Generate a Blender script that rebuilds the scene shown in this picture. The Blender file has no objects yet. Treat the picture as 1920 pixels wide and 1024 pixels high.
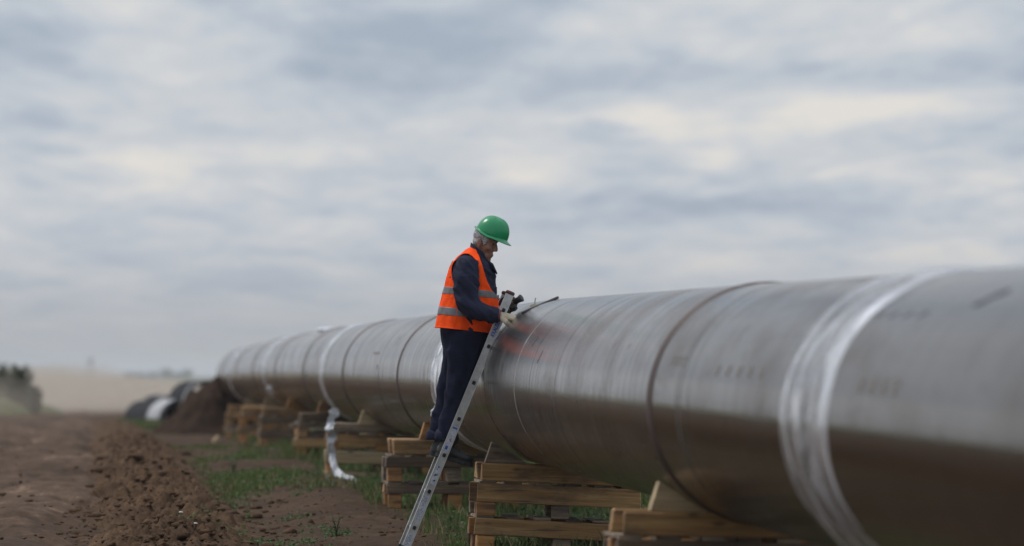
import bpy, bmesh, math, random
import numpy as np
from mathutils import Vector, Matrix

random.seed(7)
RNG = np.random.default_rng(7)
R = math.radians
C = bpy.context.scene.collection
scene = bpy.context.scene

# ------------------------------------------------------------------ camera
F = 10667.0            # 200 mm on a 36 mm sensor, in pixels of a 1920 px wide frame
CZ = 1.30              # eye height
cam_d = bpy.data.cameras.new('camera')
cam = bpy.data.objects.new('camera', cam_d)
C.objects.link(cam)
cam.location = (0, 0, CZ)
cam.rotation_euler = (R(90), 0, 0)
cam_d.lens = 200
cam_d.sensor_width = 36
cam_d.shift_y = (706 - 512) / 1920.0
cam_d.clip_start = 0.5
cam_d.clip_end = 30000
cam_d.dof.use_dof = True
cam_d.dof.focus_distance = 41.0
cam_d.dof.aperture_fstop = 2.8
scene.camera = cam

# ------------------------------------------------------------------ light, sky, exposure
SUN_EL, SUN_AZ = R(52), R(-62)      # azimuth from +Y, negative = to the left
sun_dir = Vector((math.sin(SUN_AZ) * math.cos(SUN_EL), math.cos(SUN_AZ) * math.cos(SUN_EL), math.sin(SUN_EL)))
sd = bpy.data.lights.new('sun', 'SUN')
sd.energy = 1.5
sd.angle = R(12)
sd.color = (1.0, 0.95, 0.88)
sun = bpy.data.objects.new('sun', sd)
C.objects.link(sun)
sun.rotation_euler = (-sun_dir).to_track_quat('-Z', 'Y').to_euler()
sun.location = (-30, 30, 60)

world = bpy.data.worlds.new('World')
scene.world = world
world.use_nodes = True


class NT:
    """small helper for writing node graphs"""
    def __init__(self, tree):
        self.t = tree
        tree.nodes.clear()

    def n(self, typ, **kw):
        nd = self.t.nodes.new(typ)
        for k, v in kw.items():
            if k.startswith('i_'):
                key = k[2:]
                nd.inputs[int(key) if key.isdigit() else key.replace('_', ' ')].default_value = v
            else:
                setattr(nd, k, v)
        return nd

    def l(self, a, b):
        self.t.links.new(a, b)

    def val(self, x, sock):
        if isinstance(x, (int, float)):
            sock.default_value = x
        elif isinstance(x, (tuple, list)):
            sock.default_value = x
        else:
            self.l(x, sock)

    def math(self, op, a, b=0.0, c=None, clamp=False):
        nd = self.t.nodes.new('ShaderNodeMath')
        nd.operation = op
        nd.use_clamp = clamp
        self.val(a, nd.inputs[0])
        self.val(b, nd.inputs[1])
        if c is not None:
            self.val(c, nd.inputs[2])
        return nd.outputs[0]

    def vmath(self, op, a, b=(0, 0, 0)):
        nd = self.t.nodes.new('ShaderNodeVectorMath')
        nd.operation = op
        self.val(a, nd.inputs[0])
        self.val(b, nd.inputs[1])
        return nd.outputs[0]

    def noise(self, vec, scale, detail=4, rough=0.55, dist=0.0, out=0):
        nd = self.t.nodes.new('ShaderNodeTexNoise')
        nd.inputs['Scale'].default_value = scale
        nd.inputs['Detail'].default_value = detail
        nd.inputs['Roughness'].default_value = rough
        nd.inputs['Distortion'].default_value = dist
        if vec is not None:
            self.l(vec, nd.inputs['Vector'])
        return nd.outputs[out]

    def ramp(self, fac, stops, interp='LINEAR'):
        nd = self.t.nodes.new('ShaderNodeValToRGB')
        cr = nd.color_ramp
        cr.interpolation = interp
        while len(cr.elements) < len(stops):
            cr.elements.new(0.5)
        for e, (p, c) in zip(cr.elements, stops):
            e.position = p
            e.color = (c[0], c[1], c[2], 1) if isinstance(c, (tuple, list)) else (c, c, c, 1)
        self.l(fac, nd.inputs[0])
        return nd.outputs[0]

    def maprange(self, x, a, b, c, d, smooth=True):
        nd = self.t.nodes.new('ShaderNodeMapRange')
        nd.interpolation_type = 'SMOOTHSTEP' if smooth else 'LINEAR'
        self.l(x, nd.inputs[0])
        for i, v in enumerate((a, b, c, d)):
            nd.inputs[i + 1].default_value = v
        return nd.outputs[0]

    def mix(self, fac, a, b, mode='MIX'):
        nd = self.t.nodes.new('ShaderNodeMix')
        nd.data_type = 'RGBA'
        nd.blend_type = mode
        self.val(fac, nd.inputs[0])
        for x, s in ((a, nd.inputs[6]), (b, nd.inputs[7])):
            if isinstance(x, (tuple, list)):
                s.default_value = (x[0], x[1], x[2], 1)
            else:
                self.l(x, s)
        return nd.outputs[2]

    def mapping(self, vec, scale=(1, 1, 1), loc=(0, 0, 0), rot=(0, 0, 0)):
        nd = self.t.nodes.new('ShaderNodeMapping')
        nd.inputs['Scale'].default_value = scale
        nd.inputs['Location'].default_value = loc
        nd.inputs['Rotation'].default_value = rot
        self.l(vec, nd.inputs['Vector'])
        return nd.outputs[0]


# bearing, height, width, thickness, brightness of the larger cloud masses
CLOUDS = [(0.024, 0.0448, 0.011, 0.0026, 0.21), (0.066, 0.0478, 0.024, 0.0026, 0.20), (0.070, 0.0440, 0.03, 0.003, 0.07), (0.036, 0.0380, 0.004, 0.003, 0.09), (0.006, 0.0365, 0.006, 0.0035, 0.08), (0.052, 0.0395, 0.030, 0.0040, 0.03),
          (0.000, 0.0520, 0.045, 0.0040, -0.085), (0.060, 0.0535, 0.040, 0.0030, -0.050), (-0.080, 0.0585, 0.022, 0.0045, -0.060),
          (-0.065, 0.0500, 0.030, 0.0045, -0.005), (-0.068, 0.0560, 0.012, 0.003, 0.04), (-0.030, 0.0630, 0.040, 0.0030, 0.035), (0.045, 0.0305, 0.035, 0.0030, -0.045),
          (-0.055, 0.0395, 0.040, 0.0035, 0.045), (-0.075, 0.0275, 0.040, 0.0035, -0.045), (0.0, 0.0370, 0.030, 0.0040, 0.03),
          (-0.090, 0.0445, 0.015, 0.0025, -0.05), (-0.050, 0.0615, 0.030, 0.0040, -0.055), (-0.060, 0.0420, 0.035, 0.0030, -0.02), (0.03, 0.0225, 0.045, 0.003, 0.025)]


def build_world():
    w = NT(world.node_tree)
    tc = w.n('ShaderNodeTexCoord')
    sep = w.n('ShaderNodeSeparateXYZ')
    w.l(tc.outputs['Generated'], sep.inputs[0])
    x, y, z = sep.outputs
    zc = w.math('MAXIMUM', z, 0.0)
    den = w.math('ADD', zc, 0.028)
    u = w.math('DIVIDE', x, den)
    v = w.math('DIVIDE', y, den)
    comb = w.n('ShaderNodeCombineXYZ')
    w.l(u, comb.inputs[0]); w.l(v, comb.inputs[1])
    p = comb.outputs[0]
    big = w.noise(w.mapping(p, (0.95, 0.17, 1), (4.3, 1.7, 0)), 1.0, 3, 0.5, 0.3)
    mid = w.noise(w.mapping(p, (2.5, 0.46, 1), (0.6, 3.1, 2.0)), 1.0, 5, 0.52, 0.35)
    fine = w.noise(w.mapping(p, (5.2, 1.5, 1), (1.1, 7.3, 5.0)), 1.0, 6, 0.6, 0.3)
    s = w.math('MULTIPLY', big, 0.36)
    s = w.math('MULTIPLY_ADD', mid, 0.40, s)
    s = w.math('MULTIPLY_ADD', fine, 0.17, s)
    puff = w.noise(w.mapping(p, (13.0, 3.0, 1), (2.2, 0.4, 9.0)), 1.0, 6, 0.6, 0.25)
    s = w.math('MULTIPLY_ADD', puff, 0.11, s)
    # sunlit crowns: denser below than just above
    up = w.noise(w.mapping(p, (2.5, 0.46, 1), (0.6, 2.92, 2.0)), 1.0, 5, 0.52, 0.35)
    s = w.math('MULTIPLY_ADD', w.math('SUBTRACT', mid, up), 0.20, s)
    s = w.math('ADD', s, 0.002)
    # individual cloud masses, each at its own bearing and height in the sky
    warp = w.math('MULTIPLY_ADD', mid, 0.012, -0.006)
    for (cx, cz, sx, sz, amp) in CLOUDS:
        dx = w.math('DIVIDE', w.math('SUBTRACT', w.math('ADD', x, w.math('MULTIPLY', warp, 2.0)), cx), sx)
        dz = w.math('DIVIDE', w.math('SUBTRACT', w.math('ADD', z, warp), cz), sz)
        g = w.math('EXPONENT', w.math('MULTIPLY', w.math('ADD', w.math('MULTIPLY', dx, dx), w.math('MULTIPLY', dz, dz)), -1.0))
        g = w.math('MULTIPLY', g, w.math('GREATER_THAN', y, 0.0))
        s = w.math('MULTIPLY_ADD', g, amp, s)
    # elevation haze: clouds lose contrast towards the horizon
    fade = w.maprange(z, 0.0, 0.035, 0.0, 1.0)
    body = w.ramp(s, [(0.38, (0.410, 0.485, 0.605)), (0.455, (0.515, 0.585, 0.690)), (0.52, (0.635, 0.685, 0.755)),
                      (0.585, (0.745, 0.765, 0.80)), (0.68, (0.93, 0.89, 0.84))])
    hor = w.ramp(z, [(0.0, (0.41, 0.41, 0.425)), (0.012, (0.455, 0.475, 0.515)), (0.03, (0.58, 0.625, 0.70)), (0.08, (0.62, 0.655, 0.73))])
    clouds = w.mix(w.math('MULTIPLY_ADD', fade, 0.72, 0.22), hor, body)
    # overcast layer grows brighter towards the zenith
    zen = w.maprange(z, 0.08, 0.9, 1.0, 1.7)
    cl = w.vmath('MULTIPLY', clouds, (9.0, 9.0, 9.0))
    vs = w.n('ShaderNodeVectorMath', operation='SCALE')
    w.l(cl, vs.inputs[0]); w.l(zen, vs.inputs['Scale'])
    sky = w.n('ShaderNodeTexSky')
    sky.sky_type = 'NISHITA'
    sky.sun_disc = False
    sky.sun_elevation = SUN_EL
    sky.sun_rotation = SUN_AZ
    sky.air_density = 1.0
    sky.dust_density = 2.0
    col = w.mix(0.12, vs.outputs[0], sky.outputs[0])
    bg = w.n('ShaderNodeBackground')
    bg.inputs['Strength'].default_value = 0.1
    w.l(col, bg.inputs['Color'])
    out = w.n('ShaderNodeOutputWorld')
    w.l(bg.outputs[0], out.inputs['Surface'])


build_world()
vs_ = scene.view_settings
vs_.view_transform = 'Standard'
vs_.look = 'None'
vs_.exposure = 0.0
vs_.gamma = 1.0
vs_.use_curve_mapping = False
scene.render.engine = 'CYCLES'
scene.cycles.use_denoising = True
scene.cycles.max_bounces = 8
scene.cycles.transparent_max_bounces = 16
scene.cycles.volume_bounces = 1
scene.cycles.sample_clamp_indirect = 4.0


# ------------------------------------------------------------------ small maths
def at(px, py, Y):
    """the point at depth Y that was measured at (px, py) in the photograph"""
    return Vector(((px - 960) * Y / F, Y, CZ + (706 - py) * Y / F))


def _hash(ix, iy, iz, seed):
    h = (ix.astype(np.int64) * 374761393 + iy.astype(np.int64) * 668265263 + iz.astype(np.int64) * 2147483647 + seed * 974711) & 0xffffffff
    h = ((h ^ (h >> 13)) * 1274126177) & 0xffffffff
    return ((h ^ (h >> 16)) & 0xffff) / 65535.0


def vnoise(x, y, z, seed=0):
    x, y, z = np.broadcast_arrays(np.asarray(x, float), np.asarray(y, float), np.asarray(z, float))
    ix, iy, iz = np.floor(x), np.floor(y), np.floor(z)
    fx, fy, fz = x - ix, y - iy, z - iz
    fx, fy, fz = (t * t * t * (t * (t * 6 - 15) + 10) for t in (fx, fy, fz))
    r = 0
    for dx in (0, 1):
        for dy in (0, 1):
            for dz in (0, 1):
                w = (fx if dx else 1 - fx) * (fy if dy else 1 - fy) * (fz if dz else 1 - fz)
                r = r + w * _hash(ix + dx, iy + dy, iz + dz, seed)
    return r * 2 - 1


def fbm(x, y, z=0.0, octs=4, seed=0, gain=0.5):
    r, a, f = 0, 1.0, 1.0
    for o in range(octs):
        r = r + a * vnoise(np.asarray(x) * f, np.asarray(y) * f, np.asarray(z) * f + 3.7 * o, seed + o)
        a *= gain
        f *= 2.03
    return r


def sstep(a, b, x):
    t = np.clip((np.asarray(x, float) - a) / (b - a), 0, 1)
    return t * t * (3 - 2 * t)


# ------------------------------------------------------------------ mesh building
class MB:
    def __init__(self):
        self.v, self.f = [], []

    def add(self, verts, faces):
        o = len(self.v)
        self.v += [tuple(p) for p in verts]
        self.f += [tuple(i + o for i in f) for f in faces]

    def box(self, c, size, rot=None, jit=0.0):
        sx, sy, sz = (s / 2 for s in size)
        vs = [Vector((x * sx, y * sy, z * sz)) for x in (-1, 1) for y in (-1, 1) for z in (-1, 1)]
        if jit:
            vs = [q + Vector([random.uniform(-jit, jit) for _ in range(3)]) for q in vs]
        if rot is not None:
            vs = [rot @ q for q in vs]
        c = Vector(c)
        self.add([q + c for q in vs], [(0, 1, 3, 2), (4, 6, 7, 5), (0, 4, 5, 1), (2, 3, 7, 6), (0, 2, 6, 4), (1, 5, 7, 3)])

    def rings(self, rings, closed=True, cap=True):
        """rings: list of equal-length lists of points"""
        n = len(rings[0])
        vs = [p for r in rings for p in r]
        fs = []
        m = n if closed else n - 1
        for i in range(len(rings) - 1):
            for j in range(m):
                k = (j + 1) % n
                fs.append((i * n + j, i * n + k, (i + 1) * n + k, (i + 1) * n + j))
        if cap:
            fs.append(tuple(range(n - 1, -1, -1)))
            fs.append(tuple((len(rings) - 1) * n + j for j in range(n)))
        self.add(vs, fs)

    def tube(self, pts, radii, segs=12, up=(0, 1, 0), cap=True):
        """round or elliptical tube; radii: r or (ra, rb), rb along 'up'"""
        pts = [Vector(p) for p in pts]
        rs = []
        for i, p in enumerate(pts):
            t = (pts[min(i + 1, len(pts) - 1)] - pts[max(i - 1, 0)]).normalized()
            b = Vector(up)
            b = (b - t * b.dot(t)).normalized()
            a = b.cross(t)
            r = radii[i] if isinstance(radii, (list, tuple)) else radii
            ra, rb = r if isinstance(r, (list, tuple)) else (r, r)
            rs.append([p + a * (ra * math.cos(2 * math.pi * k / segs)) + b * (rb * math.sin(2 * math.pi * k / segs)) for k in range(segs)])
        self.rings(rs, True, cap)

    def capsule(self, pts, radii, segs=12, up=(0, 1, 0)):
        """tube with rounded ends"""
        pts = [Vector(p) for p in pts]
        radii = [r if isinstance(r, (list, tuple)) else (r, r) for r in radii]
        d0 = (pts[0] - pts[1]).normalized()
        d1 = (pts[-1] - pts[-2]).normalized()
        m0, m1 = max(radii[0]) * 0.8, max(radii[-1]) * 0.8
        P, Q = [], []
        for a in (0.98, 0.8, 0.45):
            P.append(pts[0] + d0 * m0 * a)
            Q.append(tuple(r * math.sqrt(1 - a * a) for r in radii[0]))
        P += pts
        Q += radii
        for a in (0.45, 0.8, 0.98):
            P.append(pts[-1] + d1 * m1 * a)
            Q.append(tuple(r * math.sqrt(1 - a * a) for r in radii[-1]))
        self.tube(P, Q, segs, up)

    def ellipsoid(self, c, r, rot=None, n=16, m=10):
        rs = []
        c = Vector(c)
        for i in range(m + 1):
            ph = -math.pi / 2 + math.pi * (i + 0.02) / (m + 0.04)
            ring = []
            for j in range(n):
                th = 2 * math.pi * j / n
                q = Vector((r[0] * math.cos(ph) * math.cos(th), r[1] * math.cos(ph) * math.sin(th), r[2] * math.sin(ph)))
                ring.append(c + (rot @ q if rot is not None else q))
            rs.append(ring)
        self.rings(rs)

    def mesh(self, name, smooth=False):
        me = bpy.data.meshes.new(name)
        me.from_pydata([tuple(p) for p in self.v], [], self.f)
        me.validate()
        bm = bmesh.new()
        bm.from_mesh(me)
        bmesh.ops.recalc_face_normals(bm, faces=bm.faces)
        bm.to_mesh(me)
        bm.free()
        if smooth:
            me.polygons.foreach_set('use_smooth', [True] * len(me.polygons))
        return me

    def build(self, name, mat, parent=None, smooth=False):
        return put(name, self.mesh(name, smooth), mat, parent)


def put(name, me, mat, parent=None, loc=None):
    o = bpy.data.objects.new(name, me)
    C.objects.link(o)
    if mat is not None and len(me.materials) == 0:
        me.materials.append(mat)
    if parent is not None:
        o.parent = parent
        # geometry given in world space: undo the parent's placement
        o.matrix_parent_inverse = world_of(parent).inverted()
    if loc is not None:
        o.location = loc
    return o


def world_of(o):
    m = o.matrix_basis.copy()
    if o.parent is not None:
        m = world_of(o.parent) @ o.matrix_parent_inverse @ m
    return m


def tag(o, label=None, cat=None, group=None, kind=None):
    if label: o['label'] = label
    if cat: o['category'] = cat
    if group: o['group'] = group
    if kind: o['kind'] = kind
    return o


def thing(name, label, cat, loc=(0, 0, 0), rot=(0, 0, 0), group=None):
    o = bpy.data.objects.new(name, None)
    o.empty_display_size = 0.2
    C.objects.link(o)
    o.location = loc
    o.rotation_euler = rot
    return tag(o, label, cat, group)


def grid_mesh(name, X, Y, Z, mat, smooth=True, attr=None):
    """X, Y, Z: 2-d arrays"""
    n, m = X.shape
    co = np.stack([X, Y, Z], -1).reshape(-1, 3)
    idx = np.arange(n * m).reshape(n, m)
    q = np.stack([idx[:-1, :-1], idx[:-1, 1:], idx[1:, 1:], idx[1:, :-1]], -1).reshape(-1, 4)
    return raw_mesh(name, co, q, mat, smooth, attr)


def raw_mesh(name, co, faces, mat, smooth=True, attr=None):
    me = bpy.data.meshes.new(name)
    k = faces.shape[1]
    me.vertices.add(len(co))
    me.vertices.foreach_set('co', np.ascontiguousarray(co, dtype=np.float32).ravel())
    me.loops.add(faces.size)
    me.loops.foreach_set('vertex_index', np.ascontiguousarray(faces, dtype=np.int32).ravel())
    me.polygons.add(len(faces))
    me.polygons.foreach_set('loop_start', np.arange(0, faces.size, k, dtype=np.int32))
    me.polygons.foreach_set('loop_total', np.full(len(faces), k, dtype=np.int32))
    if smooth:
        me.polygons.foreach_set('use_smooth', np.ones(len(faces), dtype=bool))
    me.update(calc_edges=True)
    if attr:
        for an, av in attr.items():
            a = me.attributes.new(an, 'FLOAT', 'POINT')
            a.data.foreach_set('value', np.ascontiguousarray(av, dtype=np.float32).ravel())
    return put(name, me, mat)


def remesh(mb, voxel, smooth=4, fold=None):
    """fuse the lofted shapes of mb into one continuous surface; fold(co, no) -> displacement along the normal"""
    me = mb.mesh('fuse')
    o = bpy.data.objects.new('fuse', me)
    C.objects.link(o)
    r = o.modifiers.new('r', 'REMESH')
    r.mode = 'VOXEL'
    r.voxel_size = voxel
    if smooth:
        s = o.modifiers.new('s', 'SMOOTH')
        s.iterations = smooth
        s.factor = 0.5
    dg = bpy.context.evaluated_depsgraph_get()
    dg.update()
    out = bpy.data.meshes.new_from_object(o.evaluated_get(dg))
    bpy.data.objects.remove(o)
    bpy.data.meshes.remove(me)
    if fold is not None:
        n = len(out.vertices)
        co = np.empty(n * 3); out.vertices.foreach_get('co', co); co = co.reshape(-1, 3)
        no = np.empty(n * 3); out.vertices.foreach_get('normal', no); no = no.reshape(-1, 3)
        co = co + no * np.asarray(fold(co, no)).reshape(-1, 1)
        out.vertices.foreach_set('co', co.ravel())
        out.update()
    out.polygons.foreach_set('use_smooth', [True] * len(out.polygons))
    return out


# ------------------------------------------------------------------ materials
def new_mat(name):
    m = bpy.data.materials.new(name)
    m.use_nodes = True
    t = NT(m.node_tree)
    out = t.n('ShaderNodeOutputMaterial')
    b = t.n('ShaderNodeBsdfPrincipled')
    t.l(b.outputs[0], out.inputs['Surface'])
    return m, t, b, out


def bump(t, b, height, strength=0.5, dist=0.02):
    nd = t.n('ShaderNodeBump')
    nd.inputs['Strength'].default_value = strength
    nd.inputs['Distance'].default_value = dist
    t.l(height, nd.inputs['Height'])
    t.l(nd.outputs[0], b.inputs['Normal'])


def plain(name, col, rough=0.7, metal=0.0, var=0.15, scale=8.0, bmp=0.0, coord='Object'):
    m, t, b, _ = new_mat(name)
    tc = t.n('ShaderNodeTexCoord')
    nz = t.noise(tc.outputs[coord], scale, 6, 0.6)
    lo = tuple(c * (1 - var) for c in col)
    hi = tuple(min(1, c * (1 + var)) for c in col)
    t.l(t.ramp(nz, [(0.3, lo), (0.7, hi)]), b.inputs['Base Color'])
    b.inputs['Roughness'].default_value = rough
    b.inputs['Metallic'].default_value = metal
    if bmp:
        bump(t, b, nz, bmp, 0.01)
    return m


def mat_steel(name='bare_steel', brushed=False, tint=(0.745, 0.725, 0.71)):
    m, t, b, _ = new_mat(name)
    tc = t.n('ShaderNodeTexCoord')
    oi = t.n('ShaderNodeObjectInfo')
    off = t.n('ShaderNodeCombineXYZ')
    t.l(t.math('MULTIPLY', oi.outputs['Random'], 40.0), off.inputs[2])
    p = t.vmath('ADD', tc.outputs['Object'], off.outputs[0])
    # streaks run round the pipe: fine along its length, long round its girth
    st1 = t.noise(t.mapping(p, (0.9, 0.9, 9.0)), 1.0, 8, 0.68)
    st2 = t.noise(t.mapping(p, (1.8, 1.8, 34.0)), 1.0, 5, 0.7)
    patch = t.noise(t.mapping(p, (1.6, 1.6, 0.55)), 1.0, 6, 0.6, 0.6)
    spot = t.noise(t.mapping(p, (9, 9, 2.5)), 1.0, 5, 0.65)
    s = t.math('MULTIPLY_ADD', st2, 0.45, t.math('MULTIPLY', st1, 0.55))
    if brushed:
        col = t.ramp(s, [(0.36, (0.10, 0.092, 0.088)), (0.46, (0.21, 0.195, 0.185)), (0.55, (0.32, 0.31, 0.30)), (0.64, (0.58, 0.575, 0.57))])
    else:
        col = t.ramp(s, [(0.33, (0.17, 0.158, 0.150)), (0.47, (0.235, 0.222, 0.212)), (0.57, (0.275, 0.265, 0.255)), (0.68, (0.36, 0.355, 0.35))])
    rust = t.ramp(patch, [(0.50, 0.0), (0.68, 0.55)])
    col = t.mix(rust, col, (0.16, 0.11, 0.085))
    stain = t.ramp(spot, [(0.60, 0.0), (0.74, 0.6)])
    col = t.mix(stain, col, (0.085, 0.075, 0.07))
    t.l(col, b.inputs['Base Color'])
    b.inputs['Metallic'].default_value = 1.0
    b.inputs['Specular Tint'].default_value = (*tint, 1)
    rg = t.ramp(s, [(0.3, 0.27), (0.7, 0.11)] if brushed else [(0.3, 0.185), (0.7, 0.115)])
    rg = t.math('MULTIPLY_ADD', rust, 0.16, rg)
    t.l(t.math('MULTIPLY_ADD', stain, 0.12, rg), b.inputs['Roughness'])
    bump(t, b, st2, 0.06 if brushed else 0.03, 0.003)
    return m


def mat_weld():
    m, t, b, _ = new_mat('weld_brown')
    tc = t.n('ShaderNodeTexCoord')
    nz = t.noise(t.mapping(tc.outputs['Object'], (3, 3, 30)), 1.0, 6, 0.65)
    t.l(t.ramp(nz, [(0.3, (0.035, 0.025, 0.022)), (0.7, (0.115, 0.075, 0.06))]), b.inputs['Base Color'])
    b.inputs['Metallic'].default_value = 0.35
    b.inputs['Roughness'].default_value = 0.55
    bump(t, b, nz, 0.5, 0.006)
    return m


def mat_film():
    m, t, b, out = new_mat('clear_film')
    tc = t.n('ShaderNodeTexCoord')
    st = t.noise(t.mapping(tc.outputs['Object'], (1.3, 1.3, 11)), 1.0, 6, 0.62, 0.4)
    cr = t.noise(t.mapping(tc.outputs['Object'], (7, 7, 13)), 1.0, 5, 0.6, 0.8)
    b.inputs['Base Color'].default_value = (0.84, 0.85, 0.90, 1)
    b.inputs['Roughness'].default_value = 0.16
    b.inputs['Coat Weight'].default_value = 0.8
    b.inputs['Coat Roughness'].default_value = 0.08
    bump(t, b, t.math('MULTIPLY_ADD', cr, 0.4, st), 0.5, 0.03)
    tr = t.n('ShaderNodeBsdfTransparent')
    mx = t.n('ShaderNodeMixShader')
    wide = t.noise(t.mapping(tc.outputs['Object'], (1.5, 1.5, 4.2)), 1.0, 5, 0.6, 1.2)
    f = t.ramp(t.math('MULTIPLY_ADD', cr, 0.15, t.math('MULTIPLY_ADD', st, 0.2, t.math('MULTIPLY', wide, 0.65))), [(0.40, 0.10), (0.50, 0.34), (0.60, 0.86)])
    ed = t.n('ShaderNodeAttribute')
    ed.attribute_name = 'bunch'
    t.l(t.math('MULTIPLY_ADD', ed.outputs['Fac'], 0.38, f, clamp=True), mx.inputs[0])
    t.l(tr.outputs[0], mx.inputs[1])
    t.l(b.outputs[0], mx.inputs[2])
    t.l(mx.outputs[0], out.inputs['Surface'])
    return m


def mat_wood(name, lo, mid, hi, dirt=0.45):
    m, t, b, _ = new_mat(name)
    tc = t.n('ShaderNodeTexCoord')
    oi = t.n('ShaderNodeObjectInfo')
    off = t.n('ShaderNodeCombineXYZ')
    t.l(t.math('MULTIPLY', oi.outputs['Random'], 30.0), off.inputs[0])
    t.l(t.math('MULTIPLY', oi.outputs['Random'], 17.0), off.inputs[2])
    p = t.vmath('ADD', tc.outputs['Object'], off.outputs[0])
    grain = t.noise(t.mapping(p, (1.2, 16, 22)), 1.0, 6, 0.6, 0.8)
    fine = t.noise(t.mapping(p, (5, 90, 110)), 1.0, 4, 0.6)
    blot = t.noise(t.mapping(p, (2.2, 5, 7)), 1.0, 6, 0.62)
    g = t.math('MULTIPLY_ADD', fine, 0.3, t.math('MULTIPLY', grain, 0.7))
    col = t.ramp(g, [(0.33, lo), (0.5, mid), (0.66, hi)])
    tone = t.maprange(oi.outputs['Random'], 0, 1, 0.72, 1.12, False)
    col2 = t.vmath('MULTIPLY', col, (1, 1, 1))
    sc = t.n('ShaderNodeVectorMath', operation='SCALE')
    t.l(col2, sc.inputs[0]); t.l(tone, sc.inputs['Scale'])
    d = t.ramp(blot, [(0.46, 0.0), (0.62, min(1.0, dirt * 1.5))])
    col3 = t.mix(d, sc.outputs[0], (0.075, 0.056, 0.042))
    crack = t.ramp(t.noise(t.mapping(p, (1.1, 22, 34)), 1.0, 3, 0.5, 0.6), [(0.60, 0.0), (0.68, 0.7)])
    col3 = t.mix(crack, col3, (0.06, 0.04, 0.028))
    # knots
    vor = t.n('ShaderNodeTexVoronoi')
    vor.inputs['Scale'].default_value = 1.0
    t.l(t.mapping(p, (3.2, 8, 8)), vor.inputs['Vector'])
    k = t.ramp(vor.outputs['Distance'], [(0.07, 0.75), (0.16, 0.0)])
    col3 = t.mix(k, col3, (0.10, 0.05, 0.025))
    t.l(col3, b.inputs['Base Color'])
    b.inputs['Roughness'].default_value = 0.8
    bump(t, b, g, 0.35, 0.006)
    return m


def mat_soil(name, dark, mid, light, scale=1.0, green=None):
    m, t, b, _ = new_mat(name)
    tc = t.n('ShaderNodeTexCoord')
    p = tc.outputs['Object']
    a = t.noise(p, 0.55 * scale, 6, 0.6)
    c = t.noise(p, 5.0 * scale, 8, 0.68)
    d = t.noise(p, 34.0 * scale, 5, 0.65)
    s = t.math('MULTIPLY_ADD', c, 0.42, t.math('MULTIPLY', a, 0.33))
    s = t.math('MULTIPLY_ADD', d, 0.25, s)
    col = t.ramp(s, [(0.36, dark), (0.5, mid), (0.64, light)])
    if green is not None:
        at_ = t.n('ShaderNodeAttribute')
        at_.attribute_name = 'grass'
        gcol = t.ramp(c, [(0.35, tuple(q * 0.6 for q in green)), (0.65, tuple(q * 1.35 for q in green))])
        f = t.math('MULTIPLY', at_.outputs['Fac'], t.ramp(c, [(0.36, 0.25), (0.56, 1.0)]))
        col = t.mix(f, col, gcol)
    t.l(col, b.inputs['Base Color'])
    b.inputs['Roughness'].default_value = 0.95
    b.inputs['Specular IOR Level'].default_value = 0.15
    bump(t, b, t.math('MULTIPLY_ADD', d, 0.4, c), 0.8, 0.05)
    return m


def mat_leaf(name, dark, light, attr='tone', transl=0.35, dry=None):
    m, t, b, out = new_mat(name)
    a = t.n('ShaderNodeAttribute')
    a.attribute_name = attr
    col = t.ramp(a.outputs['Fac'], [(0.0, dark), (1.0, light)] if dry is None else [(0.0, dark), (0.80, light), (0.90, dry)])
    t.l(col, b.inputs['Base Color'])
    b.inputs['Roughness'].default_value = 0.6
    b.inputs['Specular IOR Level'].default_value = 0.3
    tl = t.n('ShaderNodeBsdfTranslucent')
    t.l(col, tl.inputs['Color'])
    mx = t.n('ShaderNodeMixShader')
    mx.inputs[0].default_value = transl
    t.l(b.outputs[0], mx.inputs[1]); t.l(tl.outputs[0], mx.inputs[2])
    t.l(mx.outputs[0], out.inputs['Surface'])
    return m


def mat_cloth(name, col, rough=0.85, weave=900.0, var=0.18, sheen=0.0):
    m, t, b, _ = new_mat(name)
    tc = t.n('ShaderNodeTexCoord')
    a = t.noise(tc.outputs['Object'], 9.0, 6, 0.6)
    c = t.noise(tc.outputs['Object'], weave * 0.4, 3, 0.6)
    s = t.math('MULTIPLY_ADD', c, 0.3, t.math('MULTIPLY', a, 0.7))
    t.l(t.ramp(s, [(0.33, tuple(q * (1 - var) for q in col)), (0.67, tuple(min(1, q * (1 + var)) for q in col))]), b.inputs['Base Color'])
    b.inputs['Roughness'].default_value = rough
    b.inputs['Sheen Weight'].default_value = sheen
    b.inputs['Specular IOR Level'].default_value = 0.12
    w = t.noise(t.mapping(tc.outputs['Object'], (14, 14, 26)), 1.0, 5, 0.6, 0.9)
    bump(t, b, t.math('MULTIPLY_ADD', c, 0.08, w), 0.55, 0.012)
    return m


M = {}
M['steel'] = mat_steel()
M['steel_dark'] = mat_steel('mill_scale_steel', False, (0.62, 0.595, 0.575))
M['steel_brushed'] = mat_steel('brushed_steel', True)
M['weld'] = mat_weld()
M['film'] = mat_film()
M['wood'] = mat_wood('pine_wood', (0.23, 0.12, 0.043), (0.37, 0.21, 0.083), (0.52, 0.33, 0.15))
M['wood_grey'] = mat_wood('weathered_wood', (0.14, 0.10, 0.07), (0.25, 0.185, 0.125), (0.37, 0.29, 0.20), 0.6)
M['wood_orange'] = mat_wood('orange_wood', (0.25, 0.11, 0.035), (0.40, 0.19, 0.06), (0.52, 0.28, 0.11), 0.35)
M['wood_dark'] = mat_wood('dark_shaded_wood', (0.060, 0.040, 0.024), (0.12, 0.080, 0.048), (0.22, 0.15, 0.09), 0.6)  # dark boards; shade within the stacks is put into this colour too
M['wood_pale'] = mat_wood('fresh_cut_wood', (0.45, 0.31, 0.17), (0.58, 0.42, 0.25), (0.68, 0.53, 0.34), 0.15)
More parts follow.
